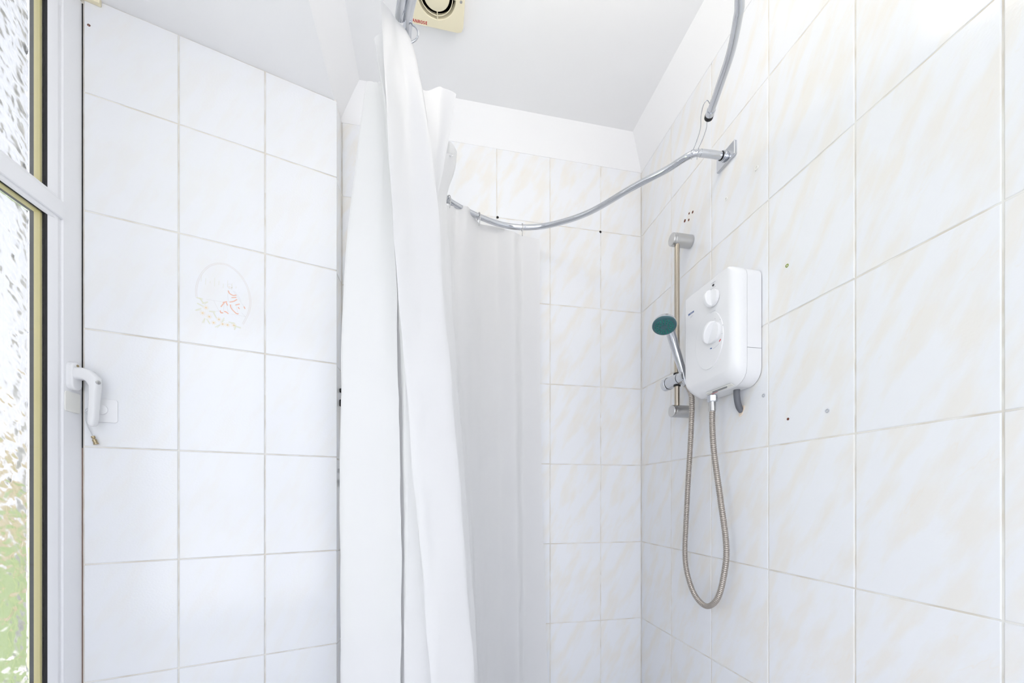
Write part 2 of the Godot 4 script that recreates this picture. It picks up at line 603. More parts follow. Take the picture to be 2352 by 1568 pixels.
func build_walls() -> void:
	var im := Image.create_empty(128, 128, false, Image.FORMAT_RGB8)
	var n := FastNoiseLite.new()
	n.seed = 3
	n.frequency = 0.06
	n.fractal_octaves = 4
	for y in 128:
		for x in 128:
			im.set_pixel(x, y, Color(0.925, 0.92, 0.905).lerp(Color(0.86, 0.835, 0.79), clampf(n.get_noise_2d(x, y) * 1.4 + 0.35, 0.0, 1.0)))
	M.grout.albedo_color = Color.WHITE
	M.grout.albedo_texture = ImageTexture.create_from_image(im)
	M.grout.uv1_triplanar = true
	M.grout.uv1_world_triplanar = true
	M.grout.uv1_scale = Vector3(1.5, 1.5, 1.5)

	var rows := [WALL_TOP, 2.1237, 1.7937, 1.4637, 1.1337, 0.8037, 0.4737, 0.1437, 0.0]
	var kinds := ["tile_0", "tile_1", "tile_2", "tile_3"]
	var r := part("wall_right", mesh_of(box(Vector3(0.0515, 1.3, 1.1), Vector3(0.1, 2.6, 2.6))), M.grout, self)
	structure(r, "right wall of large glazed tiles with faint cream veins")
	var cols := [0.0, 0.2198]
	for k in 9:
		cols.append(minf(0.2198 + TW * (k + 1), 2.3))
	lay_tiles(r, Vector3(0, 0, 0), Vector3(0, 0, 1), Vector3(-1, 0, 0), cols, rows, kinds, 0.0026)

	var b := part("wall_back", mesh_of(box(Vector3(-0.61, 1.3, -0.0515), Vector3(1.4, 2.6, 0.1))), M.grout, self)
	structure(b, "back wall of the shower in cream veined tiles")
	lay_tiles(b, Vector3.ZERO, Vector3(1, 0, 0), Vector3(0, 0, 1), [-1.2207, -1.0799, -0.8567, -0.6334, -0.4101, -0.1868, 0.0], rows, kinds, 0.0026)

	# the splayed wall between shower and window, and its short return into the shower
	var foot := PackedVector2Array([Vector2(-1.2225, -0.1), Vector2(-1.2225, 0.0815), Vector2(-1.8425, 0.2645), Vector2(-1.8520, 0.2640), Vector2(-1.96, 0.2640), Vector2(-1.96, -0.1)])
	var rings := []
	for y in [0.0, 2.6]:
		var ring := PackedVector3Array()
		for v in foot:
			ring.append(Vector3(v.x, y, v.y))
		rings.append(ring)
	var s := part("wall_corner", mesh_of(loft(rings), 20.0), M.grout, self)
	structure(s, "splayed wall between the window and the shower, tiles paled to paint in the light")
	var ld := Vector3(0.9594, 0, -0.2822)
	var ln := Vector3(0.2822, 0, 0.9594)
	var lrows := [2.400, 2.1289, 1.7989, 1.4689, 1.1389, 0.8089, 0.4789, 0.1489, 0.0]
	lay_tiles(s, Vector3(-1.6409, 0, 0.2073), ld, ln, [-0.2085, 0.0, 0.2233, 0.4417], lrows, ["lit_tile_0", "lit_tile_1", "lit_tile_2"], 0.0036, Vector2i(1, 2))
	lay_tiles(s, Vector3(-1.2207, 0, 0.0), Vector3(0, 0, -1), Vector3(1, 0, 0), [-0.080, 0.0], rows, kinds, 0.0026)

	var l := part("wall_left", null, M.plaster, self)
	var t := box(Vector3(-1.905, 0.15, 1.282), Vector3(0.11, 0.3, 2.036))
	t.append_array(box(Vector3(-1.905, 2.49, 1.282), Vector3(0.11, 0.22, 2.036)))
	t.append_array(box(Vector3(-1.905, 1.34, 1.825), Vector3(0.11, 2.08, 0.95)))
	l.mesh = mesh_of(t, 20.0)
	structure(l, "white window wall on the left")
	# unseen wide window added behind the viewer for soft frontal light
	var fw := box(Vector3(-0.93, 0.05, 2.35), Vector3(2.06, 0.1, 0.1))
	fw.append_array(box(Vector3(-0.93, 2.475, 2.35), Vector3(2.06, 0.25, 0.1)))
	fw.append_array(box(Vector3(-1.83, 1.225, 2.35), Vector3(0.26, 2.25, 0.1)))
	fw.append_array(box(Vector3(-0.025, 1.225, 2.35), Vector3(0.25, 2.25, 0.1)))
	structure(part("wall_front", mesh_of(fw, 20.0, false), M.plaster, self), "white wall behind the viewer")
	var w2 := Node3D.new()
	w2.name = "added_window_2"
	add_child(w2)
	structure(w2, "wide unseen window added behind the viewer for soft light")
	for z in [[Vector3(-0.925, 0.125, 2.335), Vector3(1.55, 0.05, 0.06)], [Vector3(-0.925, 2.325, 2.335), Vector3(1.55, 0.05, 0.06)], [Vector3(-1.675, 1.225, 2.335), Vector3(0.05, 2.15, 0.06)], [Vector3(-0.175, 1.225, 2.335), Vector3(0.05, 2.15, 0.06)], [Vector3(-0.925, 1.225, 2.335), Vector3(0.05, 2.15, 0.06)]]:
		part("frame_bar", mesh_of(box(z[0], z[1], 0.004)), M.white_frame, w2)
	for x in [-1.3, -0.55]:
		part("pane", mesh_of(box(Vector3(x, 1.225, 2.34), Vector3(0.70, 2.15, 0.004))), M.clear_glass, w2)
	structure(part("floor", mesh_of(box(Vector3(-0.93, -0.05, 1.1), Vector3(2.06, 0.1, 2.6))), M.floor_vinyl, self), "near white vinyl bathroom floor")  # unseen floor, kept near white to bounce light upwards


func build_ceiling() -> void:
	# the slab has a square opening for the fan's duct
	var slab4 := box(Vector3(-1.0805, 2.544, 1.15), Vector3(0.295, 0.112, 2.5))
	slab4.append_array(box(Vector3(-0.3925, 2.544, 1.15), Vector3(0.841, 0.112, 2.5)))
	slab4.append_array(box(Vector3(-0.873, 2.544, 0.1165), Vector3(0.120, 0.112, 0.433)))
	slab4.append_array(box(Vector3(-0.873, 2.544, 1.4265), Vector3(0.120, 0.112, 1.947)))
	var c := part("ceiling", mesh_of(slab4, 20.0, false), M.ceiling_paint, self)
	structure(c, "raised white ceiling over the shower")
	var lo := part("ceiling", mesh_of(box(Vector3(-1.597, 2.5, 1.15), Vector3(0.738, 0.2, 2.5), 0.002)), M.ceiling_paint, self)
	structure(lo, "lower white ceiling beside the window")
	var profile := [Vector2(-0.004, -0.0035), Vector2(0.0012, -0.0035), Vector2(0.021, 0.0235), Vector2(0.0425, 0.0445), Vector2(0.0635, 0.0655), Vector2(0.085, 0.085), Vector2(-0.004, 0.085)]
	var t := PackedVector3Array()
	var lay := func(a: Vector3, b: Vector3, inwards: Vector3) -> void:
		var rings := []
		for p in [a, b]:
			var ring := PackedVector3Array()
			for v in profile:
				ring.append(p + inwards * v.x + Vector3.UP * v.y)
			rings.append(ring)
		var m := loft(rings)
		var vol := 0.0
		for i in range(0, m.size(), 3):
			vol += (m[i] - m[0]).dot((m[i + 1] - m[0]).cross(m[i + 2] - m[0]))
		for i in range(0, m.size(), 3):
			t.append_array([m[i], m[i + 1], m[i + 2]] if vol < 0.0 else [m[i], m[i + 2], m[i + 1]])
	lay.call(Vector3(-1.228, WALL_TOP, 0), Vector3(0, WALL_TOP, 0), Vector3(0, 0, 1))
	lay.call(Vector3(0, WALL_TOP, 0), Vector3(0, WALL_TOP, 2.3), Vector3(-1, 0, 0))
	lay.call(Vector3(-1.228, WALL_TOP, 0), Vector3(-1.228, WALL_TOP, 2.3), Vector3(1, 0, 0))
	lay.call(Vector3(-1.228, WALL_TOP, 2.3), Vector3(0, WALL_TOP, 2.3), Vector3(0, 0, -1))
	structure(part("trim_1", mesh_of(t, 30.0, false), M.ceiling_paint, self), "white coving round the raised ceiling")


func build_window() -> void:
	var w := Node3D.new()
	w.name = "window_1"
	add_child(w)
	structure(w, "tall white window with obscured glass on the left")
	var z0 := 0.2625
	var z1 := 1.348
	var y0 := 0.302
	var y1 := 2.378
	# frame members: flat face, a step and a sloping bead towards the glass
	var member := func(called: String, a: Vector3, b: Vector3, inwards: Vector3) -> void:
		var prof := [Vector2(0, -0.06), Vector2(0, 0), Vector2(0.058, 0), Vector2(0.060, -0.002), Vector2(0.0605, -0.0045), Vector2(0.066, -0.004), Vector2(0.070, -0.0015), Vector2(0.074, -0.001), Vector2(0.096, -0.007), Vector2(0.1005, -0.010), Vector2(0.1005, -0.012), Vector2(0.060, -0.012), Vector2(0.060, -0.060)]
		var rings := []
		for p in [a, b]:
			var ring := PackedVector3Array()
			for v in prof:
				ring.append(p + inwards * v.x + Vector3(v.y, 0, 0))
			rings.append(ring)
		part(called, mesh_of(loft(rings), 25.0), M.white_frame, w)
	var fx := -1.845
	member.call("jamb", Vector3(fx, y0, z0), Vector3(fx, y1, z0), Vector3(0, 0, 1))
	member.call("jamb", Vector3(fx, y0, z1), Vector3(fx, y1, z1), Vector3(0, 0, -1))
	member.call("sill_rail", Vector3(fx - 0.0007, y0, z0), Vector3(fx - 0.0007, y0, z1), Vector3(0, 1, 0))
	member.call("head_rail", Vector3(fx - 0.0007, y1, z0), Vector3(fx - 0.0007, y1, z1), Vector3(0, -1, 0))
	part("transom", mesh_of(box(Vector3(fx - 0.0285, 1.755, (z0 + z1) / 2), Vector3(0.065, 0.046, z1 - z0 - 0.12), 0.002)), M.white_frame, w)
	part("transom_bead", mesh_of(box(Vector3(fx - 0.006, 1.7555, (z0 + z1) / 2), Vector3(0.008, 0.069, z1 - z0 - 0.145), 0.003)), M.white_frame, w)
	part("mullion", mesh_of(box(Vector3(fx - 0.0290, 1.34, 0.60), Vector3(0.062, 2.0, 0.08), 0.002)), M.white_frame, w)
	# each light: inner pane, gold spacer bar, dark gaskets, wavy outer pane
	for y in [[0.4025, 1.7215], [1.7895, 2.2775]]:
		for z in [[0.363, 0.56], [0.64, 1.2475]]:
			var mid := Vector3(0, (y[0] + y[1]) / 2, (z[0] + z[1]) / 2)
			var hh: float = y[1] - y[0]
			var ww: float = z[1] - z[0]
			part("inner_pane", mesh_of(box(mid + Vector3(-1.8590, 0, 0), Vector3(0.003, hh, ww))), M.clear_glass, w)
			rim(w, "inner_gasket", y, z, -1.8515, -1.8577, 0.0, M.gasket)
			rim(w, "spacer_bar", y, z, -1.8608, -1.8745, -0.001, M.spacer)
			rim(w, "outer_gasket", y, z, -1.8747, -1.8845, 0.0, M.gasket)
			if z[0] < 0.5:
				part("outer_pane", wavy_pane(y, z, -1.8900), M.obscure_glass, w)
			else:
				part("outer_pane", mesh_of(box(mid + Vector3(-1.8810, 0, 0), Vector3(0.003, hh, ww))), M.clear_glass, w)
	part("gap_strip", mesh_of(box(Vector3(-1.8438, 1.755, 0.2639), Vector3(0.0032, 1.24, 0.0028))), M.dark_gap, w)  # dark strip paints the shade and mould of the open gap
	part("gap_strip", mesh_of(box(Vector3(-1.8438, 0.720, 0.2639), Vector3(0.0032, 0.83, 0.0028))), M.brown_strip, w)
	window_handle(w)


# A thin lining round the inside edge of a light, between two depths.
func rim(w: Node3D, called: String, y: Array, z: Array, xa: float, xb: float, off: float, m: Material) -> void:
	var th := 0.007
	var t := PackedVector3Array()
	var x := (xa + xb) / 2
	var d := absf(xb - xa)
	for e in [-1.0, 1.0]:
		var ze: float = z[0] if e < 0 else z[1]
		var ye: float = y[0] if e < 0 else y[1]
		t.append_array(box(Vector3(x, (y[0] + y[1]) / 2, ze + e * (th / 2 + off)), Vector3(d, y[1] - y[0] + 0.012, th)))
		t.append_array(box(Vector3(x, ye + e * (th / 2 + off), (z[0] + z[1]) / 2), Vector3(d, th, z[1] - z[0] + 0.010)))
	part(called, mesh_of(t, 20.0, false), m, w)


func wavy_pane(y: Array, z: Array, x: float) -> ArrayMesh:
	var n := FastNoiseLite.new()
	n.seed = 21
	n.frequency = 1.0
	n.domain_warp_enabled = true
	n.domain_warp_amplitude = 0.5
	n.domain_warp_frequency = 0.9
	n.fractal_octaves = 2
	var nz := 56
	var ny := int((y[1] - y[0]) / (z[1] - z[0]) * nz)
	var nn := nz + 1
	var v := PackedVector3Array()
	for j in ny + 1:
		for i in nn:
			var zz: float = lerpf(z[0], z[1], float(i) / nz)
			var yy: float = lerpf(y[0], y[1], float(j) / ny)
			var f := 1.0 - absf(n.get_noise_2d(zz * 13.0 + yy * 4.0, yy * 11.0)) * 1.6
			f += 0.40 * (1.0 - absf(n.get_noise_2d(zz * 27.0 + 7.0, yy * 21.0 - zz * 9.0)) * 2.0)
			v.append(Vector3(x + 0.0036 * f, yy, zz))
	var t := PackedVector3Array()
	var back := Vector3(x - 0.004, 0, 0)
	for j in ny:
		for i in nz:
			var a := v[j * nn + i]
			var b := v[j * nn + i + 1]
			var c := v[(j + 1) * nn + i + 1]
			var d := v[(j + 1) * nn + i]
			t.append_array([a, b, c, a, c, d])
	# flat back face and edges close the sheet
	var flat := func(p: Vector3) -> Vector3: return Vector3(x - 0.004, p.y, p.z)
	for j in ny:
		for e in [0, nz]:
			var a := v[j * nn + e]
			var b := v[(j + 1) * nn + e]
			t.append_array([a, b, flat.call(b), a, flat.call(b), flat.call(a)] if e == 0 else [b, a, flat.call(a), b, flat.call(a), flat.call(b)])
	for i in nz:
		for e in [0, ny]:
			var a := v[e * nn + i]
			var b := v[e * nn + i + 1]
			t.append_array([b, a, flat.call(a), b, flat.call(a), flat.call(b)] if e == 0 else [a, b, flat.call(b), a, flat.call(b), flat.call(a)])
	for j in ny:
		for i in nz:
			var a: Vector3 = flat.call(v[j * nn + i])
			var b: Vector3 = flat.call(v[j * nn + i + 1])
			var c: Vector3 = flat.call(v[(j + 1) * nn + i + 1])
			var d: Vector3 = flat.call(v[(j + 1) * nn + i])
			t.append_array([a, c, b, a, d, c])
	return mesh_of(t, 50.0)


func window_handle(w: Node3D) -> void:
	var h := Node3D.new()
	h.name = "handle"
	w.add_child(h, true)
	h.set_meta("label", "white lever handle on the window frame")
	h.position = Vector3(-1.8450, 1.325, 0.297)
	var face := facing(Vector3.ZERO, Vector3(1, 0, 0))
	part("base_plate", mesh_of(slab(round_rect(0.032, 0.076, 0.015), face, 0.0, 0.014, 0.004), 50.0), M.white_plastic, h)
	# neck out of the plate, then the grip hanging down
	var path := [[Vector3(0.008, 0.008, -0.001), 0.017, 0.015], [Vector3(0.026, 0.008, -0.001), 0.0165, 0.015], [Vector3(0.040, 0.004, -0.001), 0.0160, 0.0145], [Vector3(0.051, -0.008, -0.001), 0.0145, 0.0135], [Vector3(0.054, -0.024, -0.001), 0.0105, 0.0130], [Vector3(0.053, -0.050, -0.001), 0.0085, 0.0130], [Vector3(0.051, -0.082, -0.001), 0.0085, 0.0120], [Vector3(0.049, -0.112, -0.001), 0.0088, 0.0115], [Vector3(0.0475, -0.128, -0.001), 0.0080, 0.0105], [Vector3(0.047, -0.134, -0.001), 0.0045, 0.006]]
	var rings := []
	for i in path.size():
		var d: Vector3 = (path[mini(i + 1, path.size() - 1)][0] - path[maxi(i - 1, 0)][0]).normalized()
		var side := Vector3(0, 0, 1)
		var up := side.cross(d)
		var ring := PackedVector3Array()
		for k in 20:
			var a := TAU * k / 20
			var ca := signf(cos(a)) * pow(absf(cos(a)), 0.6)
			var sa := signf(sin(a)) * pow(absf(sin(a)), 0.6)
			ring.append(path[i][0] + side * ca * path[i][2] + up * sa * path[i][1])
		rings.append(ring)
	var grip := part("lever", mesh_of(loft(rings), 60.0), M.white_plastic, h)
	part("lock_button", mesh_of(lathe([[0.0055, 0.0], [0.0055, 0.007], [0.0042, 0.008], [0.0, 0.008]], frame(Vector3(0.060, -0.015, 0.003), Vector3(1.0, 0.1, 0.45)))), M.dull_chrome, grip)
	part("screw", mesh_of(lathe([[0.0036, 0.0], [0.0036, 0.0016], [0.0022, 0.0008], [0.0, 0.0006]], frame(Vector3(0.0135, 0.029, 0.0), Vector3(1, 0, 0)), 14)), M.brass, h)
	part("index_mark", mesh_of(box(Vector3(0.0142, 0.018, -0.011), Vector3(0.0012, 0.006, 0.004))), M.black_rubber, h)


func build_outside() -> void:
	var pave := box(Vector3(-2.5, -0.15, -5.0), Vector3(1.08, 0.1, 14.8))
	pave.append_array(box(Vector3(-2.0, -0.15, 9.4), Vector3(16.0, 0.1, 14.0)))
	var pv := part("added_patio", mesh_of(pave, 20.0, false), M.paving, self)  # unseen paving, added to throw sunlight up to the ceiling
	pv.set_meta("kind", "structure")
	pv.set_meta("label", "pale paving added outside the windows to bounce light indoors")
	var g := part("lawn", mesh_of(box(Vector3(-16.05, -0.16, -9.6), Vector3(26, 0.1, 24))), M.lawn, self)
	g.set_meta("kind", "structure")
	g.set_meta("label", "green lawn outside the window")
	var f := thing("garden_fence", "brown garden fence beyond the lawn, seen through the window", "fence", Vector3(-9.5, -0.11, -4.0))
	for k in 40:
		part("board", mesh_of(box(Vector3(0, 0.85, -6.0 + k * 0.305), Vector3(0.025, 1.7, 0.29), 0.004)), M.fence_wood, f)
	part("rail", mesh_of(box(Vector3(-0.04, 0.4, 0), Vector3(0.05, 0.08, 12.2))), M.fence_wood, f)
	part("rail", mesh_of(box(Vector3(-0.04, 1.4, 0), Vector3(0.05, 0.08, 12.2))), M.fence_wood, f)


# ---------------------------------------------------------------- curtain rail

func torus(at: Vector3, axis: Vector3, r: float, thick: float, segs := 24, sides := 8, from := 0.0, to := TAU) -> PackedVector3Array:
	var x := frame(at, axis)
	var path := PackedVector3Array()
	for k in segs + 1:
		var a := lerpf(from, to, float(k) / segs)
		path.append(x * Vector3(cos(a) * r, 0, sin(a) * r))
	return tube(path, thick, sides)


func build_curtain_rail() -> void:
	var t := thing("curtain_rail", "chrome curtain rail bent in a loop over the shower", "rail", Vector3.ZERO)
	var y := RAIL_Y
	var back := []
	for p in [[-0.080, 0.509], [-0.100, 0.506], [-0.116, 0.493], [-0.130, 0.472], [-0.154, 0.4326], [-0.2268, 0.3422], [-0.326, 0.205], [-0.4423, 0.117], [-0.545, 0.082], [-0.6314, 0.083], [-0.7173, 0.1094], [-0.795, 0.146], [-0.845, 0.185], [-0.905, 0.275], [-0.940, 0.42], [-0.947, 0.56], [-0.9365, 0.674], [-0.9256, 0.7232], [-0.895, 0.81]]:
		back.append(Vector3(p[0], y, p[1]))
	part("rail_tube", mesh_of(tube(smooth_path(back, 10), 0.0098, 20), 60.0), M.chrome, t)
	part("rail_stub", mesh_of(tube(smooth_path([Vector3(-0.012, y, 0.5115), Vector3(-0.05, y, 0.5110), Vector3(-0.088, y, 0.5085)], 4), 0.0106, 20), 60.0), M.chrome, t)
	var front := []
	for p in [[-0.145, 0.628], [-0.166, 0.685], [-0.197, 0.765], [-0.231, 0.827], [-0.25, 0.854], [-0.33, 0.945], [-0.46, 1.03], [-0.60, 1.055], [-0.75, 1.02], [-0.865, 0.93], [-0.925, 0.82], [-0.944, 0.725], [-0.953, 0.686]]:
		front.append(Vector3(p[0], y, p[1]))
	part("rail_tube", mesh_of(tube(smooth_path(front, 10), 0.0098, 20), 60.0), M.chrome, t)
	var dir := Vector3(0.021, 0, -0.057).normalized()
	part("end_collar", mesh_of(tube(PackedVector3Array([Vector3(-0.147, y, 0.634), Vector3(-0.1425, y, 0.6215)]), 0.0113, 20), 30.0), M.chrome, t)
	var cap := Vector3(-0.1425, y, 0.6215)
	part("end_cap", mesh_of(tube(PackedVector3Array([cap, cap + dir * 0.0095, cap + dir * 0.0125]), [0.0115, 0.0115, 0.009], 20), 30.0), M.black_rubber, t, "black rubber end cap")
	part("flange_plate", mesh_of(slab(round_rect(0.076, 0.042, 0.002, 2), facing(Vector3(-0.0005, 2.0345, 0.516), Vector3(-1, 0, 0)), 0.0, 0.0085, 0.002), 30.0), M.chrome, t)
	part("flange_collar", mesh_of(lathe([[0.0150, 0.0], [0.0150, 0.003], [0.0128, 0.0045], [0.0128, 0.0060], [0.0142, 0.0070], [0.0142, 0.0090], [0.0116, 0.0100]], frame(Vector3(-0.008, y, 0.5116), Vector3(-1, 0, 0)))), M.chrome, t)
	part("collar_seal", mesh_of(lathe([[0.0124, 0.0], [0.0124, 0.002], [0.0106, 0.002]], frame(Vector3(-0.0180, y, 0.5116), Vector3(-1, 0, 0)))), M.black_rubber, t)

	# the bent wire that ties the loose tube end to the rail
	var wire := smooth_path([Vector3(-0.106, 2.032, 0.492), Vector3(-0.116, 2.031, 0.503), Vector3(-0.118, 2.043, 0.507), Vector3(-0.108, 2.053, 0.504), Vector3(-0.122, 2.051, 0.545), Vector3(-0.136, 2.050, 0.575), Vector3(-0.156, 2.050, 0.604), Vector3(-0.168, 2.052, 0.629), Vector3(-0.165, 2.056, 0.640), Vector3(-0.152, 2.053, 0.634), Vector3(-0.137, 2.046, 0.618), Vector3(-0.131, 2.047, 0.596), Vector3(-0.117, 2.050, 0.574), Vector3(-0.103, 2.052, 0.539), Vector3(-0.094, 2.053, 0.506), Vector3(-0.100, 2.042, 0.513), Vector3(-0.098, 2.030, 0.508), Vector3(-0.090, 2.031, 0.496)], 6)
	var k := part("wire_tie", mesh_of(tube(wire, 0.0011, 8), 60.0), M.chrome, self)
	tag(k, "thin bent wire tying the black capped tube end to the rail", "wire")

	var near_labels := ["curtain hook on the rail at the curtain's right hand end", "middle of the three curtain hooks, beside the black dot on the tiles", "curtain hook on the rail where the rail meets the hanging folds"]
	var spots := [[Vector3(-0.547, y, 0.0820), Vector3(1, 0, 0.02)], [Vector3(-0.7190, y, 0.1100), Vector3(1, 0, -0.42)], [Vector3(-0.832, y, 0.1740), Vector3(0.8, 0, -0.6)]]
	for i in 3:
		var at: Vector3 = spots[i][0]
		var ax: Vector3 = spots[i][1].normalized()
		var out := ax.cross(Vector3.UP)
		if out.z < 0.0:
			out = -out
		var hk := []
		for a in [-60.0, -20.0, 30.0, 80.0, 130.0, 180.0]:
			hk.append(at + out * -cos(deg_to_rad(a)) * 0.0122 + Vector3.UP * sin(deg_to_rad(a)) * 0.0125)
		hk.append(at + out * 0.0125 + Vector3(0, -0.016, 0))
		hk.append(at + out * 0.008 + Vector3(0, -0.030, 0))
		hk.append(at + out * 0.003 + Vector3(0, -0.036, 0))
		var o := part("curtain_hook", mesh_of(tube(smooth_path(hk, 5), 0.0016, 8), 60.0), M.dull_chrome, self)
		tag(o, near_labels[i], "hook", "curtain hooks")
	var rg := part("curtain_ring", mesh_of(torus(Vector3(-0.934, 2.031, 0.668), Vector3(-0.2, 0, 1), 0.0205, 0.0021, 28, 10), 60.0), M.chrome, self)
	tag(rg, "chrome ring holding up the front fold of the curtain", "ring")


# ---------------------------------------------------------------- curtain

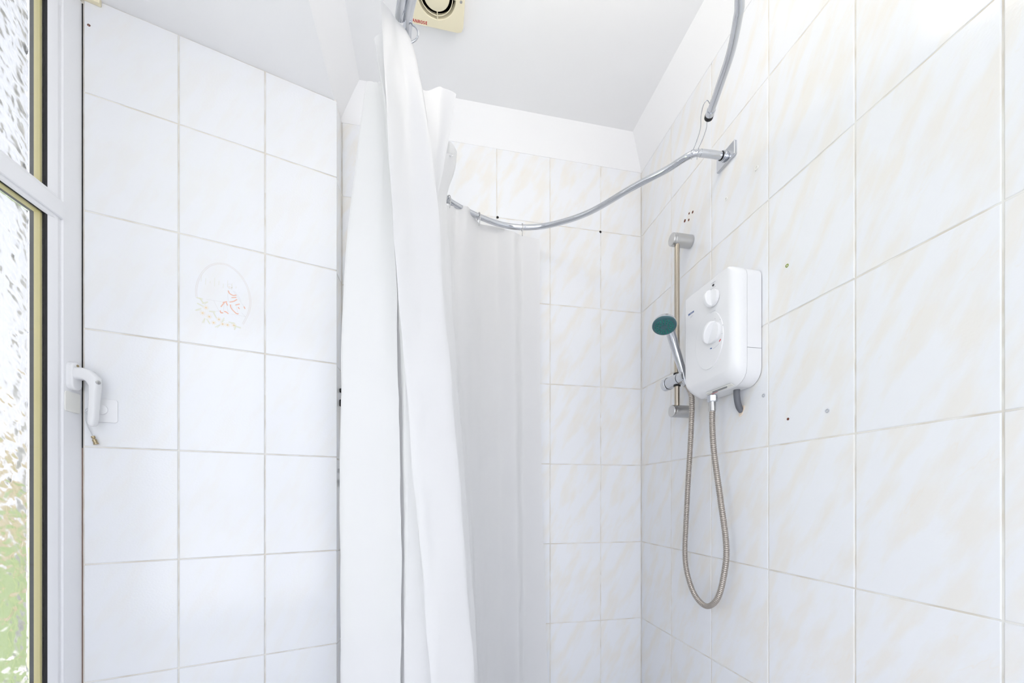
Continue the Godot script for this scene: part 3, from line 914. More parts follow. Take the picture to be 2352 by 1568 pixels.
func build_curtain() -> void:
	# fold lines of the sheet, each from its top edge down to the hem
	var folds := [
		[Vector3(-0.480, 1.993, 0.097), Vector3(-0.480, 1.739, 0.097), Vector3(-0.477, 1.403, 0.097), Vector3(-0.475, 1.066, 0.103), Vector3(-0.466, 0.732, 0.109), Vector3(-0.454, 0.286, 0.117), Vector3(-0.452, 0.130, 0.118)],
		[Vector3(-0.543, 2.017, 0.069), Vector3(-0.539, 1.408, 0.067), Vector3(-0.533, 0.272, 0.071), Vector3(-0.532, 0.130, 0.071)],
		[Vector3(-0.585, 2.020, 0.081), Vector3(-0.576, 1.402, 0.080), Vector3(-0.560, 0.281, 0.086), Vector3(-0.559, 0.130, 0.087)],
		[Vector3(-0.644, 2.045, 0.060), Vector3(-0.635, 1.403, 0.065), Vector3(-0.620, 0.279, 0.069), Vector3(-0.619, 0.130, 0.070)],
		[Vector3(-0.711, 2.038, 0.077), Vector3(-0.701, 1.395, 0.084), Vector3(-0.679, 0.293, 0.089), Vector3(-0.677, 0.130, 0.089)],
		[Vector3(-0.762, 2.045, 0.144), Vector3(-0.770, 1.860, 0.122), Vector3(-0.764, 1.382, 0.123), Vector3(-0.711, 0.312, 0.123), Vector3(-0.706, 0.130, 0.123)],
		[Vector3(-0.808, 2.035, 0.150), Vector3(-0.815, 1.848, 0.134), Vector3(-0.797, 1.374, 0.147), Vector3(-0.726, 0.331, 0.161), Vector3(-0.719, 0.130, 0.162)],
		[Vector3(-0.841, 2.001, 0.200), Vector3(-0.847, 1.807, 0.199), Vector3(-0.832, 1.358, 0.202), Vector3(-0.774, 0.359, 0.213), Vector3(-0.767, 0.130, 0.214)],
		[Vector3(-0.890, 1.948, 0.292), Vector3(-0.897, 1.747, 0.291), Vector3(-0.876, 1.332, 0.295), Vector3(-0.822, 0.406, 0.305), Vector3(-0.814, 0.130, 0.307)],
		[Vector3(-0.837, 2.052, 0.389), Vector3(-0.846, 1.955, 0.387), Vector3(-0.858, 1.906, 0.380), Vector3(-0.853, 1.856, 0.381), Vector3(-0.841, 1.677, 0.383), Vector3(-0.828, 1.491, 0.386), Vector3(-0.818, 1.305, 0.388), Vector3(-0.800, 1.093, 0.391), Vector3(-0.783, 0.845, 0.394), Vector3(-0.769, 0.658, 0.397), Vector3(-0.760, 0.473, 0.399), Vector3(-0.752, 0.130, 0.400)],
		[Vector3(-0.815, 2.011, 0.404), Vector3(-0.816, 1.973, 0.403), Vector3(-0.826, 1.932, 0.401), Vector3(-0.847, 1.896, 0.392), Vector3(-0.843, 1.850, 0.393), Vector3(-0.833, 1.671, 0.395), Vector3(-0.821, 1.487, 0.397), Vector3(-0.812, 1.303, 0.399), Vector3(-0.794, 1.092, 0.402), Vector3(-0.778, 0.846, 0.406), Vector3(-0.764, 0.661, 0.408), Vector3(-0.755, 0.477, 0.410), Vector3(-0.747, 0.130, 0.412)],
		[Vector3(-0.833, 1.970, 0.446), Vector3(-0.855, 1.896, 0.442), Vector3(-0.869, 1.832, 0.429), Vector3(-0.864, 1.648, 0.430), Vector3(-0.852, 1.470, 0.432), Vector3(-0.842, 1.293, 0.434), Vector3(-0.828, 1.089, 0.437), Vector3(-0.803, 0.673, 0.441), Vector3(-0.791, 0.495, 0.444), Vector3(-0.778, 0.130, 0.446)],
		[Vector3(-0.893, 1.926, 0.495), Vector3(-0.905, 1.745, 0.493), Vector3(-0.893, 1.396, 0.495), Vector3(-0.865, 0.929, 0.501), Vector3(-0.842, 0.501, 0.505), Vector3(-0.832, 0.130, 0.507)],
		[Vector3(-0.844, 2.006, 0.558), Vector3(-0.853, 1.896, 0.564), Vector3(-0.871, 1.791, 0.561), Vector3(-0.893, 1.637, 0.557), Vector3(-0.887, 1.263, 0.558), Vector3(-0.866, 0.823, 0.562), Vector3(-0.844, 0.529, 0.566), Vector3(-0.829, 0.130, 0.569)],
		[Vector3(-0.826, 2.009, 0.575), Vector3(-0.834, 1.946, 0.578), Vector3(-0.844, 1.887, 0.576), Vector3(-0.854, 1.833, 0.574), Vector3(-0.870, 1.758, 0.571), Vector3(-0.887, 1.631, 0.568), Vector3(-0.885, 1.261, 0.568), Vector3(-0.860, 0.825, 0.573), Vector3(-0.839, 0.534, 0.577), Vector3(-0.824, 0.130, 0.580)],
		[Vector3(-0.864, 2.019, 0.577), Vector3(-0.871, 1.878, 0.581), Vector3(-0.882, 1.775, 0.579), Vector3(-0.903, 1.624, 0.575), Vector3(-0.903, 1.258, 0.575), Vector3(-0.876, 0.827, 0.580), Vector3(-0.855, 0.538, 0.584), Vector3(-0.840, 0.130, 0.587)],
		[Vector3(-0.905, 1.980, 0.600), Vector3(-0.917, 1.772, 0.603), Vector3(-0.917, 1.459, 0.603), Vector3(-0.907, 1.041, 0.605), Vector3(-0.876, 0.552, 0.611), Vector3(-0.863, 0.130, 0.613)],
		[Vector3(-0.940, 2.039, 0.644), Vector3(-0.941, 1.748, 0.629), Vector3(-0.936, 1.445, 0.630), Vector3(-0.921, 1.040, 0.633), Vector3(-0.876, 0.567, 0.641), Vector3(-0.856, 0.130, 0.645)],
		[Vector3(-0.936, 2.033, 0.665), Vector3(-0.922, 2.004, 0.668), Vector3(-0.913, 1.963, 0.670), Vector3(-0.902, 1.895, 0.672), Vector3(-0.891, 1.817, 0.674), Vector3(-0.885, 1.773, 0.675), Vector3(-0.879, 1.720, 0.676), Vector3(-0.873, 1.681, 0.677), Vector3(-0.867, 1.583, 0.679), Vector3(-0.861, 1.505, 0.680), Vector3(-0.855, 1.428, 0.681), Vector3(-0.848, 1.340, 0.682), Vector3(-0.841, 1.262, 0.684), Vector3(-0.831, 1.136, 0.686), Vector3(-0.825, 1.058, 0.687), Vector3(-0.817, 0.961, 0.688), Vector3(-0.811, 0.883, 0.689), Vector3(-0.801, 0.746, 0.691), Vector3(-0.789, 0.583, 0.694), Vector3(-0.774, 0.130, 0.697)],
		[Vector3(-0.961, 2.016, 0.706), Vector3(-0.941, 1.883, 0.695), Vector3(-0.928, 1.699, 0.692), Vector3(-0.915, 1.491, 0.695), Vector3(-0.902, 1.321, 0.697), Vector3(-0.886, 1.056, 0.700), Vector3(-0.865, 0.848, 0.704), Vector3(-0.844, 0.595, 0.709), Vector3(-0.824, 0.130, 0.712)],
		[Vector3(-0.982, 1.993, 0.753), Vector3(-0.979, 1.870, 0.743), Vector3(-0.976, 1.805, 0.739), Vector3(-0.972, 1.721, 0.735), Vector3(-0.964, 1.613, 0.726), Vector3(-0.956, 1.474, 0.717), Vector3(-0.950, 1.369, 0.708), Vector3(-0.943, 1.315, 0.705), Vector3(-0.937, 1.236, 0.701), Vector3(-0.923, 1.039, 0.703), Vector3(-0.912, 0.918, 0.706), Vector3(-0.900, 0.789, 0.708), Vector3(-0.886, 0.599, 0.711), Vector3(-0.867, 0.130, 0.714)],
		[Vector3(-0.977, 2.049, 0.683), Vector3(-0.948, 1.919, 0.658), Vector3(-0.939, 1.633, 0.649), Vector3(-0.925, 1.336, 0.652), Vector3(-0.901, 1.039, 0.657), Vector3(-0.862, 0.576, 0.664), Vector3(-0.843, 0.130, 0.668)],
		[Vector3(-0.992, 2.026, 0.665), Vector3(-0.981, 1.973, 0.656), Vector3(-0.969, 1.831, 0.644), Vector3(-0.955, 1.540, 0.636), Vector3(-0.937, 1.340, 0.640), Vector3(-0.925, 1.039, 0.642), Vector3(-0.906, 0.571, 0.646), Vector3(-0.897, 0.130, 0.647)],
		[Vector3(-1.008, 2.002, 0.667), Vector3(-1.002, 1.962, 0.663), Vector3(-1.003, 1.940, 0.657), Vector3(-0.991, 1.909, 0.655), Vector3(-0.982, 1.797, 0.646), Vector3(-0.967, 1.577, 0.639), Vector3(-0.955, 1.420, 0.636), Vector3(-0.949, 1.345, 0.635), Vector3(-0.946, 1.140, 0.636), Vector3(-0.944, 0.819, 0.636), Vector3(-0.945, 0.570, 0.636), Vector3(-0.946, 0.130, 0.636)],
		[Vector3(-0.999, 1.997, 0.592), Vector3(-0.989, 1.841, 0.594), Vector3(-0.970, 1.561, 0.598), Vector3(-0.957, 1.249, 0.600), Vector3(-0.951, 0.833, 0.601), Vector3(-0.951, 0.555, 0.601), Vector3(-0.951, 0.130, 0.601)],
		[Vector3(-1.015, 2.013, 0.563), Vector3(-1.005, 1.785, 0.570), Vector3(-0.985, 1.465, 0.577), Vector3(-0.972, 1.148, 0.580), Vector3(-0.966, 0.547, 0.581), Vector3(-0.963, 0.130, 0.582)],
		[Vector3(-0.997, 1.964, 0.592), Vector3(-0.988, 1.832, 0.604), Vector3(-0.978, 1.695, 0.611), Vector3(-0.970, 1.572, 0.613), Vector3(-0.965, 1.511, 0.614), Vector3(-0.965, 1.356, 0.614), Vector3(-0.962, 1.242, 0.614), Vector3(-0.959, 1.042, 0.615), Vector3(-0.954, 0.826, 0.616), Vector3(-0.956, 0.665, 0.616), Vector3(-0.956, 0.562, 0.616), Vector3(-0.956, 0.130, 0.616)],
		[Vector3(-1.010, 1.993, 0.580), Vector3(-0.993, 1.841, 0.593), Vector3(-0.995, 1.748, 0.593), Vector3(-0.995, 1.561, 0.593), Vector3(-0.997, 1.249, 0.592), Vector3(-1.003, 1.041, 0.591), Vector3(-1.007, 0.555, 0.590), Vector3(-1.009, 0.130, 0.590)],
		[Vector3(-1.022, 2.005, 0.572), Vector3(-1.002, 1.823, 0.581), Vector3(-1.010, 1.713, 0.580), Vector3(-1.021, 1.568, 0.574), Vector3(-1.034, 1.473, 0.572), Vector3(-1.043, 1.384, 0.570), Vector3(-1.053, 1.283, 0.568), Vector3(-1.061, 1.165, 0.567), Vector3(-1.066, 1.052, 0.566), Vector3(-1.073, 0.840, 0.564), Vector3(-1.075, 0.549, 0.564), Vector3(-1.076, 0.130, 0.564)],
		[Vector3(-1.042, 2.021, 0.553), Vector3(-1.053, 1.954, 0.551), Vector3(-1.066, 1.857, 0.548), Vector3(-1.082, 1.707, 0.545), Vector3(-1.091, 1.621, 0.544), Vector3(-1.096, 1.535, 0.543), Vector3(-1.101, 1.450, 0.542), Vector3(-1.105, 1.310, 0.541), Vector3(-1.107, 1.149, 0.541), Vector3(-1.108, 0.989, 0.540), Vector3(-1.107, 0.828, 0.541), Vector3(-1.105, 0.721, 0.541), Vector3(-1.105, 0.541, 0.541), Vector3(-1.105, 0.130, 0.541)],
		[Vector3(-1.041, 2.054, 0.507), Vector3(-1.055, 1.897, 0.505), Vector3(-1.083, 1.650, 0.499), Vector3(-1.097, 1.325, 0.497), Vector3(-1.099, 0.988, 0.496), Vector3(-1.097, 0.519, 0.497), Vector3(-1.096, 0.130, 0.497)],
	]
	var rows := 56
	var lines := []
	for f in folds:
		var top: float = f[0].y
		var low: float = f[-1].y
		var line := PackedVector3Array()
		for r in rows + 1:
			var q := pow(float(r) / rows, 1.25)
			var yy := lerpf(top, low, q)
			var i := 0
			while i < f.size() - 2 and f[i + 1].y > yy:
				i += 1
			var a: Vector3 = f[i]
			var b: Vector3 = f[i + 1]
			line.append(a.lerp(b, clampf((a.y - yy) / maxf(a.y - b.y, 0.0001), 0.0, 1.0)))
		for pass_ in 2:
			var s := line.duplicate()
			for r in range(1, rows):
				line[r] = Vector3((s[r - 1].x + 2.0 * s[r].x + s[r + 1].x) / 4.0, s[r].y, (s[r - 1].z + 2.0 * s[r].z + s[r + 1].z) / 4.0)
		lines.append(line)
	var sub := 7
	var cols := []
	for i in lines.size() - 1:
		for k in sub:
			if i == lines.size() - 2 or k < sub:
				var w := float(k) / sub
				var col := PackedVector3Array()
				for r in rows + 1:
					var a: Vector3 = lines[maxi(i - 1, 0)][r]
					var b: Vector3 = lines[i][r]
					var c: Vector3 = lines[i + 1][r]
					var d: Vector3 = lines[mini(i + 2, lines.size() - 1)][r]
					col.append(b.cubic_interpolate(c, a, d, w).lerp(b.lerp(c, w), 0.35))
				cols.append(col)
	cols.append(lines[-1])
	var cn := FastNoiseLite.new()
	cn.seed = 9
	cn.frequency = 3.2
	cn.fractal_octaves = 2
	for i in cols.size():
		for r in rows + 1:
			var v: Vector3 = cols[i][r]
			var push := cn.get_noise_3d(v.x * 2.0 + i * 0.05, v.y * 1.5, v.z * 2.0) * 0.003 + cn.get_noise_3d(v.x * 9.0, v.y * 7.0 + v.x * 4.0, v.z * 9.0) * 0.0009
			cols[i][r] = v + Vector3(push, 0, push)
	var t := PackedVector3Array()
	for i in cols.size() - 1:
		for r in rows:
			var a: Vector3 = cols[i][r]
			var b: Vector3 = cols[i + 1][r]
			var c: Vector3 = cols[i + 1][r + 1]
			var d: Vector3 = cols[i][r + 1]
			t.append_array([a, b, c, a, c, d])
	var s := thing("shower_curtain", "white plastic shower curtain hanging in folds from the rail", "curtain", Vector3(-0.9, 0.13, 0.5))
	var sheet := part("sheet", mesh_of(t, 70.0, false), M.curtain, s)
	sheet.position = -s.position
	var e := part("eyelet", mesh_of(torus(Vector3(-0.832, 1.964, 0.446) - s.position, Vector3(0.0, 0.55, 1.0), 0.0045, 0.0016, 18, 6), 60.0), M.white_plastic, s)
	e.set_meta("label", "unused eyelet in the loose top corner")


# ---------------------------------------------------------------- electric shower

func build_heater() -> void:
	var t := thing("electric_shower", "white electric shower heater with two dials on the right wall", "shower unit", Vector3(0, 1.468, 0.5345))
	var face := facing(Vector3.ZERO, Vector3(-1, 0, 0))   # x runs towards the viewer along the wall, z into the room
	var whole := PackedVector2Array()
	var hw := 0.1115
	var hh := 0.1600
	for q in [[1, 1, 0.026], [-1, 1, 0.026], [-1, -1, 0.045], [1, -1, 0.045]]:
		var n := 8
		var start: float = {"11": 0.0, "-11": PI / 2, "-1-1": PI, "1-1": PI * 1.5}["%d%d" % [q[0], q[1]]]
		for k in n + 1:
			var a := start + PI / 2 * k / n
			whole.append(Vector2(q[0] * (hw - q[2]), q[1] * (hh - q[2])) + Vector2(cos(a), sin(a)) * q[2])
	var seam := -0.0635
	var upper := Geometry2D.intersect_polygons(whole, PackedVector2Array([Vector2(-1, seam + 0.0006), Vector2(1, seam + 0.0006), Vector2(1, 1), Vector2(-1, 1)]))[0]
	var lower := Geometry2D.intersect_polygons(whole, PackedVector2Array([Vector2(-1, -1), Vector2(1, -1), Vector2(1, seam - 0.0006), Vector2(-1, seam - 0.0006)]))[0]
	part("back_box", mesh_of(slab(upper, face, 0.002, 0.0465), 50.0), M.white_plastic, t)
	part("lower_cover", mesh_of(slab(lower, face, 0.002, 0.0465), 50.0), M.white_plastic, t)
	part("seam_core", mesh_of(slab(inset(whole, 0.0015), face, 0.0002, 0.047), 50.0), M.grey_pipe, t)  # dark grey core shows as thin lines in the gaps
	# the front cover: sides lean in a little, the lower edge sweeps up, the rim is well rounded and the face slightly domed
	var rings := []
	for s in [[0.0, 0.0475], [0.0, 0.0560], [0.0012, 0.0640], [0.0036, 0.0710], [0.0078, 0.0775], [0.0130, 0.0822], [0.0190, 0.0850], [0.0260, 0.0863]]:
		var ring := PackedVector3Array()
		for v in inset(whole, s[0]):
			var up: float = (s[1] - 0.0475) / 0.039 * 0.018 * clampf(-v.y / hh, 0.0, 1.0)
			var side: float = s[0] * 0.55
			var arch: float = 0.030 * (s[1] - 0.0475) / 0.039 * maxf(0.0, 1.0 - pow(v.x / hw, 2.0)) * smoothstep(0.0, 0.14, v.y)
			ring.append(face * Vector3(v.x - side * smoothstep(0.02, -0.06, v.x), v.y + up + side * smoothstep(0.0, 0.10, v.y) + arch, s[1]))
		rings.append(ring)
	for k in [0.66, 0.3]:
		var ring := PackedVector3Array()
		for p in rings[7]:
			ring.append(Vector3(-0.0863 - 0.0022 * (1.0 - k), p.y * k, p.z * k))
		rings.append(ring)
	var cover := part("front_cover", mesh_of(loft(rings), 50.0), M.white_plastic, t)
	# raised oval swell round the lower dial
	var swell := PackedVector2Array()
	for k in 40:
		var a := TAU * k / 40
		swell.append(Vector2(0.012 + 0.072 * cos(a), -0.012 + 0.095 * sin(a)))
	part("face_swell", mesh_of(slab(inset(swell, 0.012), face, 0.0800, 0.0893, 0.0012), 60.0), M.white_plastic, cover)
	var fz := 0.0893
	# dials: a disc and a deep half-round vane
	for d in [[Vector2(0.0335, 0.103), 0.0235, 4.0, 0.022], [Vector2(0.0335, 0.003), 0.0300, -28.0, 0.025]]:
		var at: Vector3 = face * Vector3(d[0].x, d[0].y, fz - 0.001)
		var r: float = d[1]
		var kn := Node3D.new()
		kn.name = "dial"
		t.add_child(kn, true)
		kn.transform = Transform3D(face.basis * Basis(Vector3.BACK, deg_to_rad(d[2])), at)
		part("disc", mesh_of(lathe([[r, 0.0], [r, 0.0075], [r * 0.97, 0.009], [r * 0.5, 0.0098], [0.0, 0.0100]], Transform3D(Basis(Vector3.RIGHT, PI / 2), Vector3.ZERO), 40)), M.white_plastic, kn)
		var vane := PackedVector2Array()
		for k in 21:
			var a := PI * k / 20
			vane.append(Vector2(cos(a) * r * 1.04, 0.006 + pow(sin(a), 0.8) * d[3]))
		var vx := Transform3D(Basis(Vector3.UP, Vector3.BACK, Vector3.RIGHT), Vector3(-0.0035, 0, 0))
		part("vane", mesh_of(slab(vane, vx, -0.0045, 0.0045, 0.003), 50.0), M.white_plastic, kn)
	# printed marks
	var mark := func(called: String, at: Vector2, w: float, h: float, turn: float, m: Material, z := 0.0) -> void:
		var x := face * Transform3D(Basis(Vector3.BACK, deg_to_rad(turn)), Vector3(at.x, at.y, fz + z))
		part(called, mesh_of(slab(round_rect(w, h, minf(w, h) * 0.45, 3), x, -0.0004, 0.00025), 30.0), m, cover)
	mark.call("indicator_light", Vector2(0.030, 0.1425), 0.0075, 0.0052, 0.0, M.black_rubber, -0.0014)
	var c2 := Vector2(0.0335, 0.003)
	for a in [150.0, 115.0, 80.0, 45.0, 10.0, -25.0]:
		mark.call("scale_dot", c2 + Vector2.from_angle(deg_to_rad(a)) * 0.0385, 0.0022, 0.0022, 0.0, M.grey_ink)
	mark.call("hot_mark", c2 + Vector2.from_angle(deg_to_rad(-50.0)) * 0.0415, 0.0085, 0.0030, 38.0, M.red_mark)
	mark.call("cold_mark", c2 + Vector2.from_angle(deg_to_rad(-104.0)) * 0.0425, 0.0085, 0.0030, -10.0, M.blue_ink)
	for k in 5:
		mark.call("scale_line", c2 + Vector2.from_angle(deg_to_rad(-88.0 + k * 6)) * 0.045, 0.005, 0.0006, 2.0 + k * 6, M.grey_ink)
	mark.call("scale_line", Vector2(0.030, 0.0655), 0.022, 0.0007, 0.0, M.grey_ink)
	mark.call("scale_line", Vector2(0.030, 0.1505), 0.018, 0.0006, 0.0, M.grey_ink, -0.002)
	mark.call("scale_line", Vector2(0.030, 0.1330), 0.026, 0.0006, 0.0, M.grey_ink)
	var brand := part("lettering", lettering("TRITON", 0.0060, 0.0012), M.blue_ink, cover)
	brand.transform = face * Transform3D(Basis.IDENTITY, Vector3(-0.072, 0.107, 0.0868))
	mark.call("small_print", Vector2(-0.068, 0.0975), 0.014, 0.0010, 0.0, M.grey_ink, -0.0024)
	mark.call("small_print", Vector2(-0.070, 0.0945), 0.012, 0.0008, 0.0, M.grey_ink, -0.0024)
	# rating label and screw under the lower edge
	var under := Transform3D(Basis(Vector3(0, 0, 1), Vector3(-0.93, 0.36, 0).normalized(), Vector3(0, 0, 1).cross(Vector3(-0.93, 0.36, 0).normalized())), Vector3(-0.0600, -0.1562, 0.022))
	var lab := part("rating_label", mesh_of(slab(round_rect(0.105, 0.013, 0.002, 2), under, -0.0012, 0.0006), 30.0), M.pale_pad, cover)
	for k in 3:
		part("small_print", mesh_of(box(under * Vector3(0.004 - k * 0.003, 0.0035 - k * 0.0026, 0.0008), Vector3(0.060, 0.0014, 0.0006), 0.0, under.basis)), M.dark_ink, lab)
	part("red_line", mesh_of(box(under * Vector3(-0.030, -0.0045, 0.0007), Vector3(0.034, 0.0016, 0.0004), 0.0, under.basis)), M.red_mark, lab)
	part("screw", mesh_of(lathe([[0.0042, 0.0], [0.0042, 0.0012], [0.0, 0.0012]], frame(Vector3(-0.056, -0.1475, 0.0700), Vector3(-0.25, -0.9, 0.4)), 14)), M.black_rubber, cover)

	var p := thing("supply_cable", "short grey cable running from under the heater into the tiles", "cable", Vector3(-0.001, 1.25, 0.571))
	part("sheath", mesh_of(tube(smooth_path([Vector3(-0.020, 1.318, 0.577), Vector3(-0.020, 1.295, 0.5765), Vector3(-0.016, 1.275, 0.575), Vector3(-0.009, 1.259, 0.573), Vector3(0.001, 1.249, 0.571)], 6), 0.0085, 16), 60.0), M.grey_pipe, p).position = -p.position
	var blob := PackedVector2Array()
	for k in 24:
		var a := TAU * k / 24
		var r := 0.0135 + 0.0030 * sin(a * 3.0 + 0.7) + 0.0016 * sin(a * 5.0)
		blob.append(Vector2(cos(a) * r * 0.85, sin(a) * r * 1.25 + 0.002))
	part("filler", mesh_of(slab(blob, facing(Vector3.ZERO, Vector3(-1, 0, 0)), -0.0015, 0.0008, 0.0006), 50.0), M.filler, p, "beige filler round the cable hole")


func build_riser() -> void:
	var t := thing("riser_rail", "steel shower riser rail with two chrome wall brackets", "rail", Vector3(-0.055, 1.282, 0.341))
	var o := -t.position
	part("bar", mesh_of(tube(PackedVector3Array([Vector3(-0.055, 1.282, 0.341), Vector3(-0.055, 1.89, 0.341)]), 0.0088, 20), 40.0), M.steel, t).position = o
	for y in [1.8887, 1.2950]:
		var m: Material = M.dull_chrome
		var b := part("bracket", mesh_of(lathe([[0.0, 0.0], [0.0200, 0.0], [0.0215, 0.002], [0.0215, 0.062], [0.0205, 0.064]], frame(Vector3(-0.0005, y, 0.338), Vector3(-1, 0, 0)), 32)), m, t)
		b.position = o
		part("end_disc", mesh_of(lathe([[0.0208, 0.064], [0.0208, 0.0720], [0.0195, 0.0740], [0.0, 0.0752]], frame(Vector3(-0.0005, y, 0.338), Vector3(-1, 0, 0)), 32)), M.dull_chrome if y > 1.5 else M.white_plastic if false else M.dull_chrome, b)
	# the slider that clamps the handset to the bar
	var s := Node3D.new()
	s.name = "slider"
	t.add_child(s)
	s.position = o
	var ax := Vector3(0, 0, 1)
	var sy := 1.4030
	part("clamp_body", mesh_of(lathe([[0.0, 0.0], [0.0198, 0.0], [0.0205, 0.001], [0.0205, 0.060], [0.0195, 0.062], [0.0, 0.062]], frame(Vector3(-0.055, sy, 0.297), ax), 32)), M.chrome, s)
	part("knob", mesh_of(lathe([[0.0, 0.0], [0.0200, 0.0], [0.0222, 0.003], [0.0222, 0.024], [0.0205, 0.0250], [0.0, 0.0250]], frame(Vector3(-0.055, sy, 0.2700), ax), 32)), M.chrome, s)
	part("handset_cradle", mesh_of(lathe([[0.0, 0.0], [0.0185, 0.0], [0.0195, 0.002], [0.0195, 0.026], [0.0170, 0.029], [0.0, 0.029]], frame(Vector3(-0.055, sy, 0.3605), ax), 32)), M.chrome, s)
	for e in [0.0212, -0.0212]:
		part("bar_bush", mesh_of(lathe([[0.0118, -0.003], [0.0118, 0.003], [0.0, 0.003]], frame(Vector3(-0.055, sy + e * 0.93, 0.341), Vector3.UP), 20)), M.black_rubber, s)


func build_handset() -> void:
	var head := Vector3(-0.1620, 1.5440, 0.4350)
	var out := Vector3(-0.28, -0.90, 0.34).normalized()
	var t := thing("hand_shower", "chrome hand shower with a round green spray face", "hand shower", head)
	var x := frame(Vector3.ZERO, out)
	part("shell", mesh_of(lathe([[0.0, -0.0290], [0.014, -0.0275], [0.026, -0.0215], [0.034, -0.0110], [0.0372, 0.0], [0.0365, 0.001]], x, 36), 60.0), M.chrome, t)
	part("rim", mesh_of(lathe([[0.0, 0.0], [0.0368, 0.0], [0.0368, 0.0040], [0.0355, 0.0058], [0.0, 0.0058]], x, 36), 30.0), M.teal, t)
	var f := part("spray_face", mesh_of(lathe([[0.0, 0.0050], [0.0350, 0.0050], [0.0348, 0.0066], [0.030, 0.0078], [0.0, 0.0084]], x, 36), 30.0), M.teal, t)
	part("centre_boss", mesh_of(lathe([[0.0, 0.0070], [0.0078, 0.0070], [0.0074, 0.0094], [0.0, 0.0098]], x, 20), 30.0), M.teal, f)
	var nz := mesh_of(lathe([[0.0, 0.0], [0.0019, 0.0], [0.0016, 0.0030], [0.0, 0.0032]], Transform3D.IDENTITY, 10), 30.0)
	for ring in [[0.0130, 9], [0.0200, 14], [0.0265, 20]]:
		for k in ring[1]:
			var a: float = TAU * k / ring[1] + ring[0] * 60.0
			var o := part("nozzle", nz, M.green_nozzle, f)
			o.transform = x * Transform3D(Basis.IDENTITY, Vector3(cos(a) * ring[0], 0.0074, sin(a) * ring[0]))
	var hp := smooth_path([Vector3(-0.1520, 1.5700, 0.4240) - head, Vector3(-0.1180, 1.5430, 0.3980) - head, Vector3(-0.0880, 1.4880, 0.3840) - head, Vector3(-0.0640, 1.4300, 0.3800) - head, Vector3(-0.055, 1.3950, 0.3820) - head, Vector3(-0.050, 1.3720, 0.3880) - head], 6)
	var rr := []
	for k in hp.size():
		rr.append(lerpf(0.0155, 0.0105, smoothstep(0.0, 1.0, float(k) / (hp.size() - 1))))
	part("handle", mesh_of(tube(hp, rr, 20), 60.0), M.chrome, t)


func build_hose() -> void:
	var t := thing("shower_hose", "ribbed steel shower hose hanging in a long loop below the heater", "hose", Vector3(-0.035, 0.64, 0.46))
	var o := -t.position
	var pts := [Vector3(-0.0495, 1.372, 0.3885), Vector3(-0.046, 1.345, 0.402), Vector3(-0.045, 1.310, 0.408), Vector3(-0.045, 1.20, 0.402), Vector3(-0.043, 1.057, 0.3855), Vector3(-0.038, 0.93, 0.368), Vector3(-0.035, 0.805, 0.356), Vector3(-0.034, 0.733, 0.369), Vector3(-0.033, 0.672, 0.408), Vector3(-0.032, 0.652, 0.464), Vector3(-0.033, 0.692, 0.515), Vector3(-0.035, 0.778, 0.546), Vector3(-0.037, 0.858, 0.555), Vector3(-0.041, 0.986, 0.537), Vector3(-0.046, 1.131, 0.515), Vector3(-0.0495, 1.215, 0.5115), Vector3(-0.050, 1.268, 0.513)]
	var rough := smooth_path(pts, 30)
	# ribs at an even pitch along the path
	var path := PackedVector3Array()
	var rad := PackedFloat32Array()
	var pitch := 0.0062
	var step := pitch / 4.0
	var run := 0.0
	var k := 0
	for i in rough.size() - 1:
		var l := rough[i].distance_to(rough[i + 1])
		while run <= l:
			path.append(rough[i].lerp(rough[i + 1], run / l))
			rad.append([0.0074, 0.0086, 0.0088, 0.0084][k % 4])
			k += 1
			run += step
		run -= l
	part("ribbed_tube", mesh_of(tube(path, rad, 14), 50.0), M.hose_steel, t).position = o
	part("ferrule", mesh_of(lathe([[0.0, 0.0], [0.0085, 0.0], [0.0098, 0.002], [0.0098, 0.030], [0.0, 0.030]], frame(Vector3(-0.050, 1.258, 0.513), Vector3.UP), 20)), M.dull_chrome, t).position = o
	part("hexagon_nut", mesh_of(lathe([[0.0, 0.0], [0.0125, 0.0], [0.0145, 0.003], [0.0145, 0.019], [0.0125, 0.022], [0.0, 0.022]], frame(Vector3(-0.050, 1.286, 0.513), Vector3.UP), 6), 20.0), M.chrome, t).position = o


# ---------------------------------------------------------------- ceiling fittings

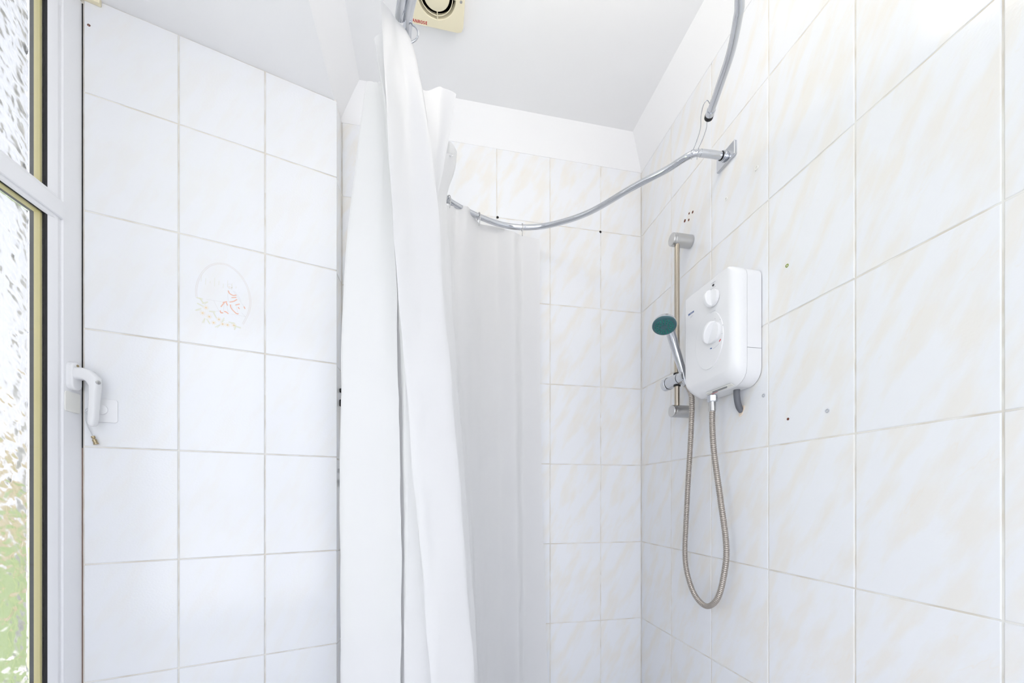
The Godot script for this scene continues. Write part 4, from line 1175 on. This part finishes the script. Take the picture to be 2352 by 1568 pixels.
func build_fan() -> void:
	var t := thing("extractor_fan", "square cream extractor fan on the ceiling", "fan", Vector3(-0.873, CEIL, 0.393))
	var n := 64
	var square := PackedVector2Array()
	var hs := 0.083
	for k in n:
		var d := Vector2.from_angle(TAU * k / n)
		var e := 14.0
		square.append(d * hs / pow(pow(absf(d.x), e) + pow(absf(d.y), e), 1.0 / e))
	var rings := []
	for s in [[hs, -0.0005], [hs, -0.015], [hs - 0.002, -0.0190], [hs - 0.005, -0.0205]]:
		var ring := PackedVector3Array()
		for v in square:
			ring.append(Vector3(v.x * s[0] / hs, s[1], v.y * s[0] / hs))
		rings.append(ring)
	for s in [[0.0570, -0.0205], [0.0560, -0.0195], [0.0555, -0.002], [0.0555, -0.0008]]:
		var ring := PackedVector3Array()
		for k in n:
			var d := Vector2.from_angle(TAU * k / n)
			ring.append(Vector3(d.x * s[0], s[1], d.y * s[0]))
		rings.append(ring)
	rings.append(rings[0])
	part("face_plate", mesh_of(loft(rings, false, false), 30.0), M.cream_plastic, t)
	part("duct", mesh_of(lathe([[0.0556, -0.0010], [0.0585, -0.0010], [0.0585, 0.150], [0.0, 0.150], [0.0, 0.147], [0.0556, 0.147], [0.0556, -0.0010]], Transform3D.IDENTITY, 40), 30.0), M.duct_plastic, t)
	part("motor_hub", mesh_of(lathe([[0.0, 0.060], [0.020, 0.060], [0.020, 0.147], [0.0, 0.147]], Transform3D.IDENTITY, 24), 30.0), M.duct_plastic, t)
	for k in 6:
		part("fan_blade", mesh_of(box(Basis(Vector3.UP, TAU * k / 6) * Vector3(0.036, 0.080, 0), Vector3(0.032, 0.002, 0.024), 0.0, Basis(Vector3.UP, TAU * k / 6) * Basis(Vector3.RIGHT, 0.6))), M.duct_plastic, t)
	part("centre_dome", mesh_of(lathe([[0.0, -0.004], [0.030, -0.0045], [0.0385, -0.012], [0.0385, -0.0165], [0.036, -0.0195], [0.020, -0.0225], [0.0, -0.0235]], Transform3D.IDENTITY, 40), 50.0), M.cream_plastic, t)
	part("grille_ring", mesh_of(torus(Vector3(0, -0.0185, 0), Vector3.UP, 0.0468, 0.0012, 48, 8), 60.0), M.cream_plastic, t)
	for k in 4:
		var a := TAU * k / 4 + 0.06
		var d := Vector3(cos(a), 0, sin(a))
		part("spoke", mesh_of(tube(PackedVector3Array([d * 0.0365 + Vector3(0, -0.0188, 0), d * 0.0600 + Vector3(0, -0.0198, 0)]), 0.0014, 8), 60.0), M.cream_plastic, t)
	for sx in [1.0, -1.0]:
		part("screw", mesh_of(lathe([[0.0036, -0.0195], [0.0036, -0.0215], [0.0, -0.0213]], Transform3D(Basis.IDENTITY, Vector3(0.0715 * sx, 0, 0.002)), 16), 30.0), M.dull_chrome, t)
	var lab := part("maker_label", mesh_of(box(Vector3(-0.0545, -0.02058, -0.0715), Vector3(0.049, 0.0003, 0.0165))), M.cream_plastic, t)
	var tx := part("lettering", lettering("MANROSE", 0.0088), M.red_ink, lab, "red maker's name")
	tx.transform = Transform3D(Basis(Vector3(1, 0, 0), Vector3(0, 0, 1), Vector3(0, -1, 0)), Vector3(-0.0560, -0.0209, -0.0715))


func build_lamp() -> void:
	var at := Vector3(-0.52, CEIL, 0.80)
	var t := thing("ceiling_lamp", "round white globe lamp mirrored in the tiles at top right", "lamp", at)
	part("base", mesh_of(lathe([[0.0, -0.0005], [0.055, -0.0005], [0.056, -0.012], [0.050, -0.020], [0.034, -0.046], [0.0, -0.046]], Transform3D.IDENTITY, 40), 40.0), M.white_plastic, t)
	var prof := []
	for k in 15:
		var a := PI * k / 14
		prof.append([0.105 * sin(a), -0.142 + 0.105 * cos(a)])
	part("lamp_globe", mesh_of(lathe(prof, Transform3D.IDENTITY, 40), 60.0), M.lamp_glow, t)
	var l := OmniLight3D.new()
	l.name = "lamp_light"
	t.add_child(l)
	l.position = Vector3(0, -0.142, 0)
	l.light_size = 0.1
	l.light_color = Color(1.0, 0.975, 0.935)
	l.light_energy = 0.017
	l.omni_range = 8.0
	l.omni_attenuation = 2.0
	l.shadow_enabled = true


# ---------------------------------------------------------------- small things

func build_restrictor() -> void:
	var ld := Vector3(0.9594, 0, -0.2822)
	var ln := Vector3(0.2822, 0, 0.9594)
	var at := Vector3(-1.8010, 1.2425, 0.2545)
	var t := thing("cable_restrictor", "white window restrictor pad with brass ended cable on the tiles", "restrictor", at)
	var x := Transform3D(Basis(ld, Vector3.UP, ln), Vector3.ZERO)
	part("pad", mesh_of(slab(round_rect(0.062, 0.066, 0.007), x, 0.0002, 0.0045, 0.0015), 40.0), M.white_plastic, t)
	part("boss", mesh_of(lathe([[0.0, 0.0], [0.0140, 0.004], [0.0140, 0.0095], [0.0125, 0.0105], [0.0, 0.0108]], frame(x * Vector3(-0.0025, 0.002, 0), ln), 24)), M.white_plastic, t)
	var c := smooth_path([x * Vector3(-0.006, -0.006, 0.008), x * Vector3(-0.022, -0.002, 0.010), x * Vector3(-0.031, -0.006, 0.011), x * Vector3(-0.034, -0.014, 0.011), x * Vector3(-0.033, -0.030, 0.011), x * Vector3(-0.029, -0.048, 0.010), x * Vector3(-0.022, -0.068, 0.010), x * Vector3(-0.018, -0.076, 0.010)], 6)
	part("cable", mesh_of(tube(c, 0.0011, 8), 60.0), M.pale_cable, t)
	part("cable_loop", mesh_of(torus(x * Vector3(-0.026, -0.006, 0.011), ln, 0.0085, 0.0011, 20, 8), 60.0), M.pale_cable, t)
	var d := (x.basis * Vector3(0.30, -0.95, 0.0)).normalized()
	part("end_fitting", mesh_of(lathe([[0.0, 0.0], [0.0045, 0.0], [0.0045, 0.0055], [0.0028, 0.0065], [0.0028, 0.0085], [0.0050, 0.0095], [0.0050, 0.0190], [0.0060, 0.0205], [0.0060, 0.0235], [0.0, 0.0235]], frame(x * Vector3(-0.0185, -0.0745, 0.010), d), 16), 30.0), M.brass, t)
	var p := part("adhesive_pad", mesh_of(slab(round_rect(0.046, 0.054, 0.006), facing(Vector3(-1.8449, 1.2550, 0.2950), Vector3(1, 0, 0)), 0.0, 0.0022, 0.0008), 40.0), M.pale_pad, self)
	tag(p, "square cream pad stuck on the window frame under the handle", "pad")


func plug(called: String, at: Vector3, out: Vector3, r: float, m: Material, label: String, ring := false, group := "") -> void:
	var o: MeshInstance3D
	if ring:
		o = part(called, mesh_of(torus(at, out, r, r * 0.32, 18, 6), 60.0), m, self)
	else:
		o = part(called, mesh_of(lathe([[0.0, -0.002], [r, -0.002], [r, 0.0004], [r * 0.8, 0.0010], [r * 0.45, 0.0004], [0.0, 0.0002]], frame(at, out), 14), 40.0), m, self)
	tag(o, label, "wall plug", group)


func build_small_things() -> void:
	var right := Vector3(-1, 0, 0)
	var back := Vector3(0, 0, 1)
	var ln := Vector3(0.2822, 0, 0.9594)
	plug("joint_plug", Vector3(-0.6300, 2.1243, 0), back, 0.0050, M.black_plug, "black dot on the back wall joint beside the curtain")
	plug("joint_plug", Vector3(-0.1888, 2.1215, 0), back, 0.0050, M.black_plug, "black dot on the back wall joint nearest the corner")
	var four := [[1.9852, 0.3050, 0.0052, "lowest and leftmost of four brown drill holes above the riser rail"], [1.9730, 0.3273, 0.0040, "lower right of four brown drill holes above the riser rail"], [1.9943, 0.3297, 0.0036, "upper left of four brown drill holes above the riser rail"], [1.9854, 0.3489, 0.0044, "upper right of four brown drill holes above the riser rail"]]
	for f in four:
		plug("drill_hole", Vector3(0, f[0], f[1]), right, f[2], M.brown_plug, f[3], false, "drill holes above the riser rail")
	plug("wall_plug", Vector3(-0.0005, 1.9113, 0.6275), right, 0.0050, M.pale_pad, "pale ring plug in the tiles right of the rail flange", true)
	plug("wall_plug", Vector3(-0.0005, 1.9119, 0.5102), right, 0.0042, M.pale_pad, "pale ring plug in the tiles below the rail flange", true)
	plug("wall_plug", Vector3(-0.0005, 1.5849, 0.7246), right, 0.0034, M.green_plug, "green ring plug in the tile right of the heater", true)
	plug("wall_plug", Vector3(0, 1.1956, 0.7271), right, 0.0034, M.brown_plug, "small brown plug in the tile low to the right of the heater")
	plug("wall_plug", Vector3(-0.0005, 1.1948, 0.8292), right, 0.0036, M.grey_ink, "small grey ring plug farthest to the right of the heater", true)
	plug("wall_plug", Vector3(-0.0005, 1.2740, 0.6513), right, 0.0040, M.grey_ink, "small ring plug just right of the grey cable", true)
	plug("wall_plug", Vector3(-1.8300, 2.3199, 0.2629), ln, 0.0036, M.brown_plug, "brown plug in the top tile beside the window")
	# cream bracket at the top of the window, mostly above the picture
	var b := thing("blind_bracket", "cream slotted plastic bracket at the top beside the window", "bracket", Vector3(-1.8235, 2.4020, 0.2620))
	var x := Transform3D(Basis(Vector3(0.9594, 0, -0.2822), Vector3.UP, ln), Vector3.ZERO)
	part("plate", mesh_of(slab(round_rect(0.040, 0.038, 0.002, 2), x, 0.0, 0.012, 0.001), 30.0), M.cream_plastic, b)
	for k in 3:
		part("slot", mesh_of(box(x * Vector3(-0.010 + 0.010 * k, -0.006, 0.0118), Vector3(0.005, 0.010, 0.001), 0.0, x.basis)), M.grey_pipe, b)
	# dark clips on the return wall, half hidden by the curtain
	for c in [[1.3640, "upper black clip on the tile edge behind the curtain"], [1.0700, "lower black clip on the tile edge behind the curtain"]]:
		var k := thing("shelf_clip", c[1], "clip", Vector3(-1.2205, c[0], 0.030), "shelf clips")
		part("hook", mesh_of(box(Vector3(0.006, 0.024, 0.0), Vector3(0.012, 0.014, 0.016), 0.002)), M.black_rubber, k)
		part("hook", mesh_of(box(Vector3(0.005, -0.022, 0.002), Vector3(0.010, 0.026, 0.010), 0.002)), M.black_rubber, k)
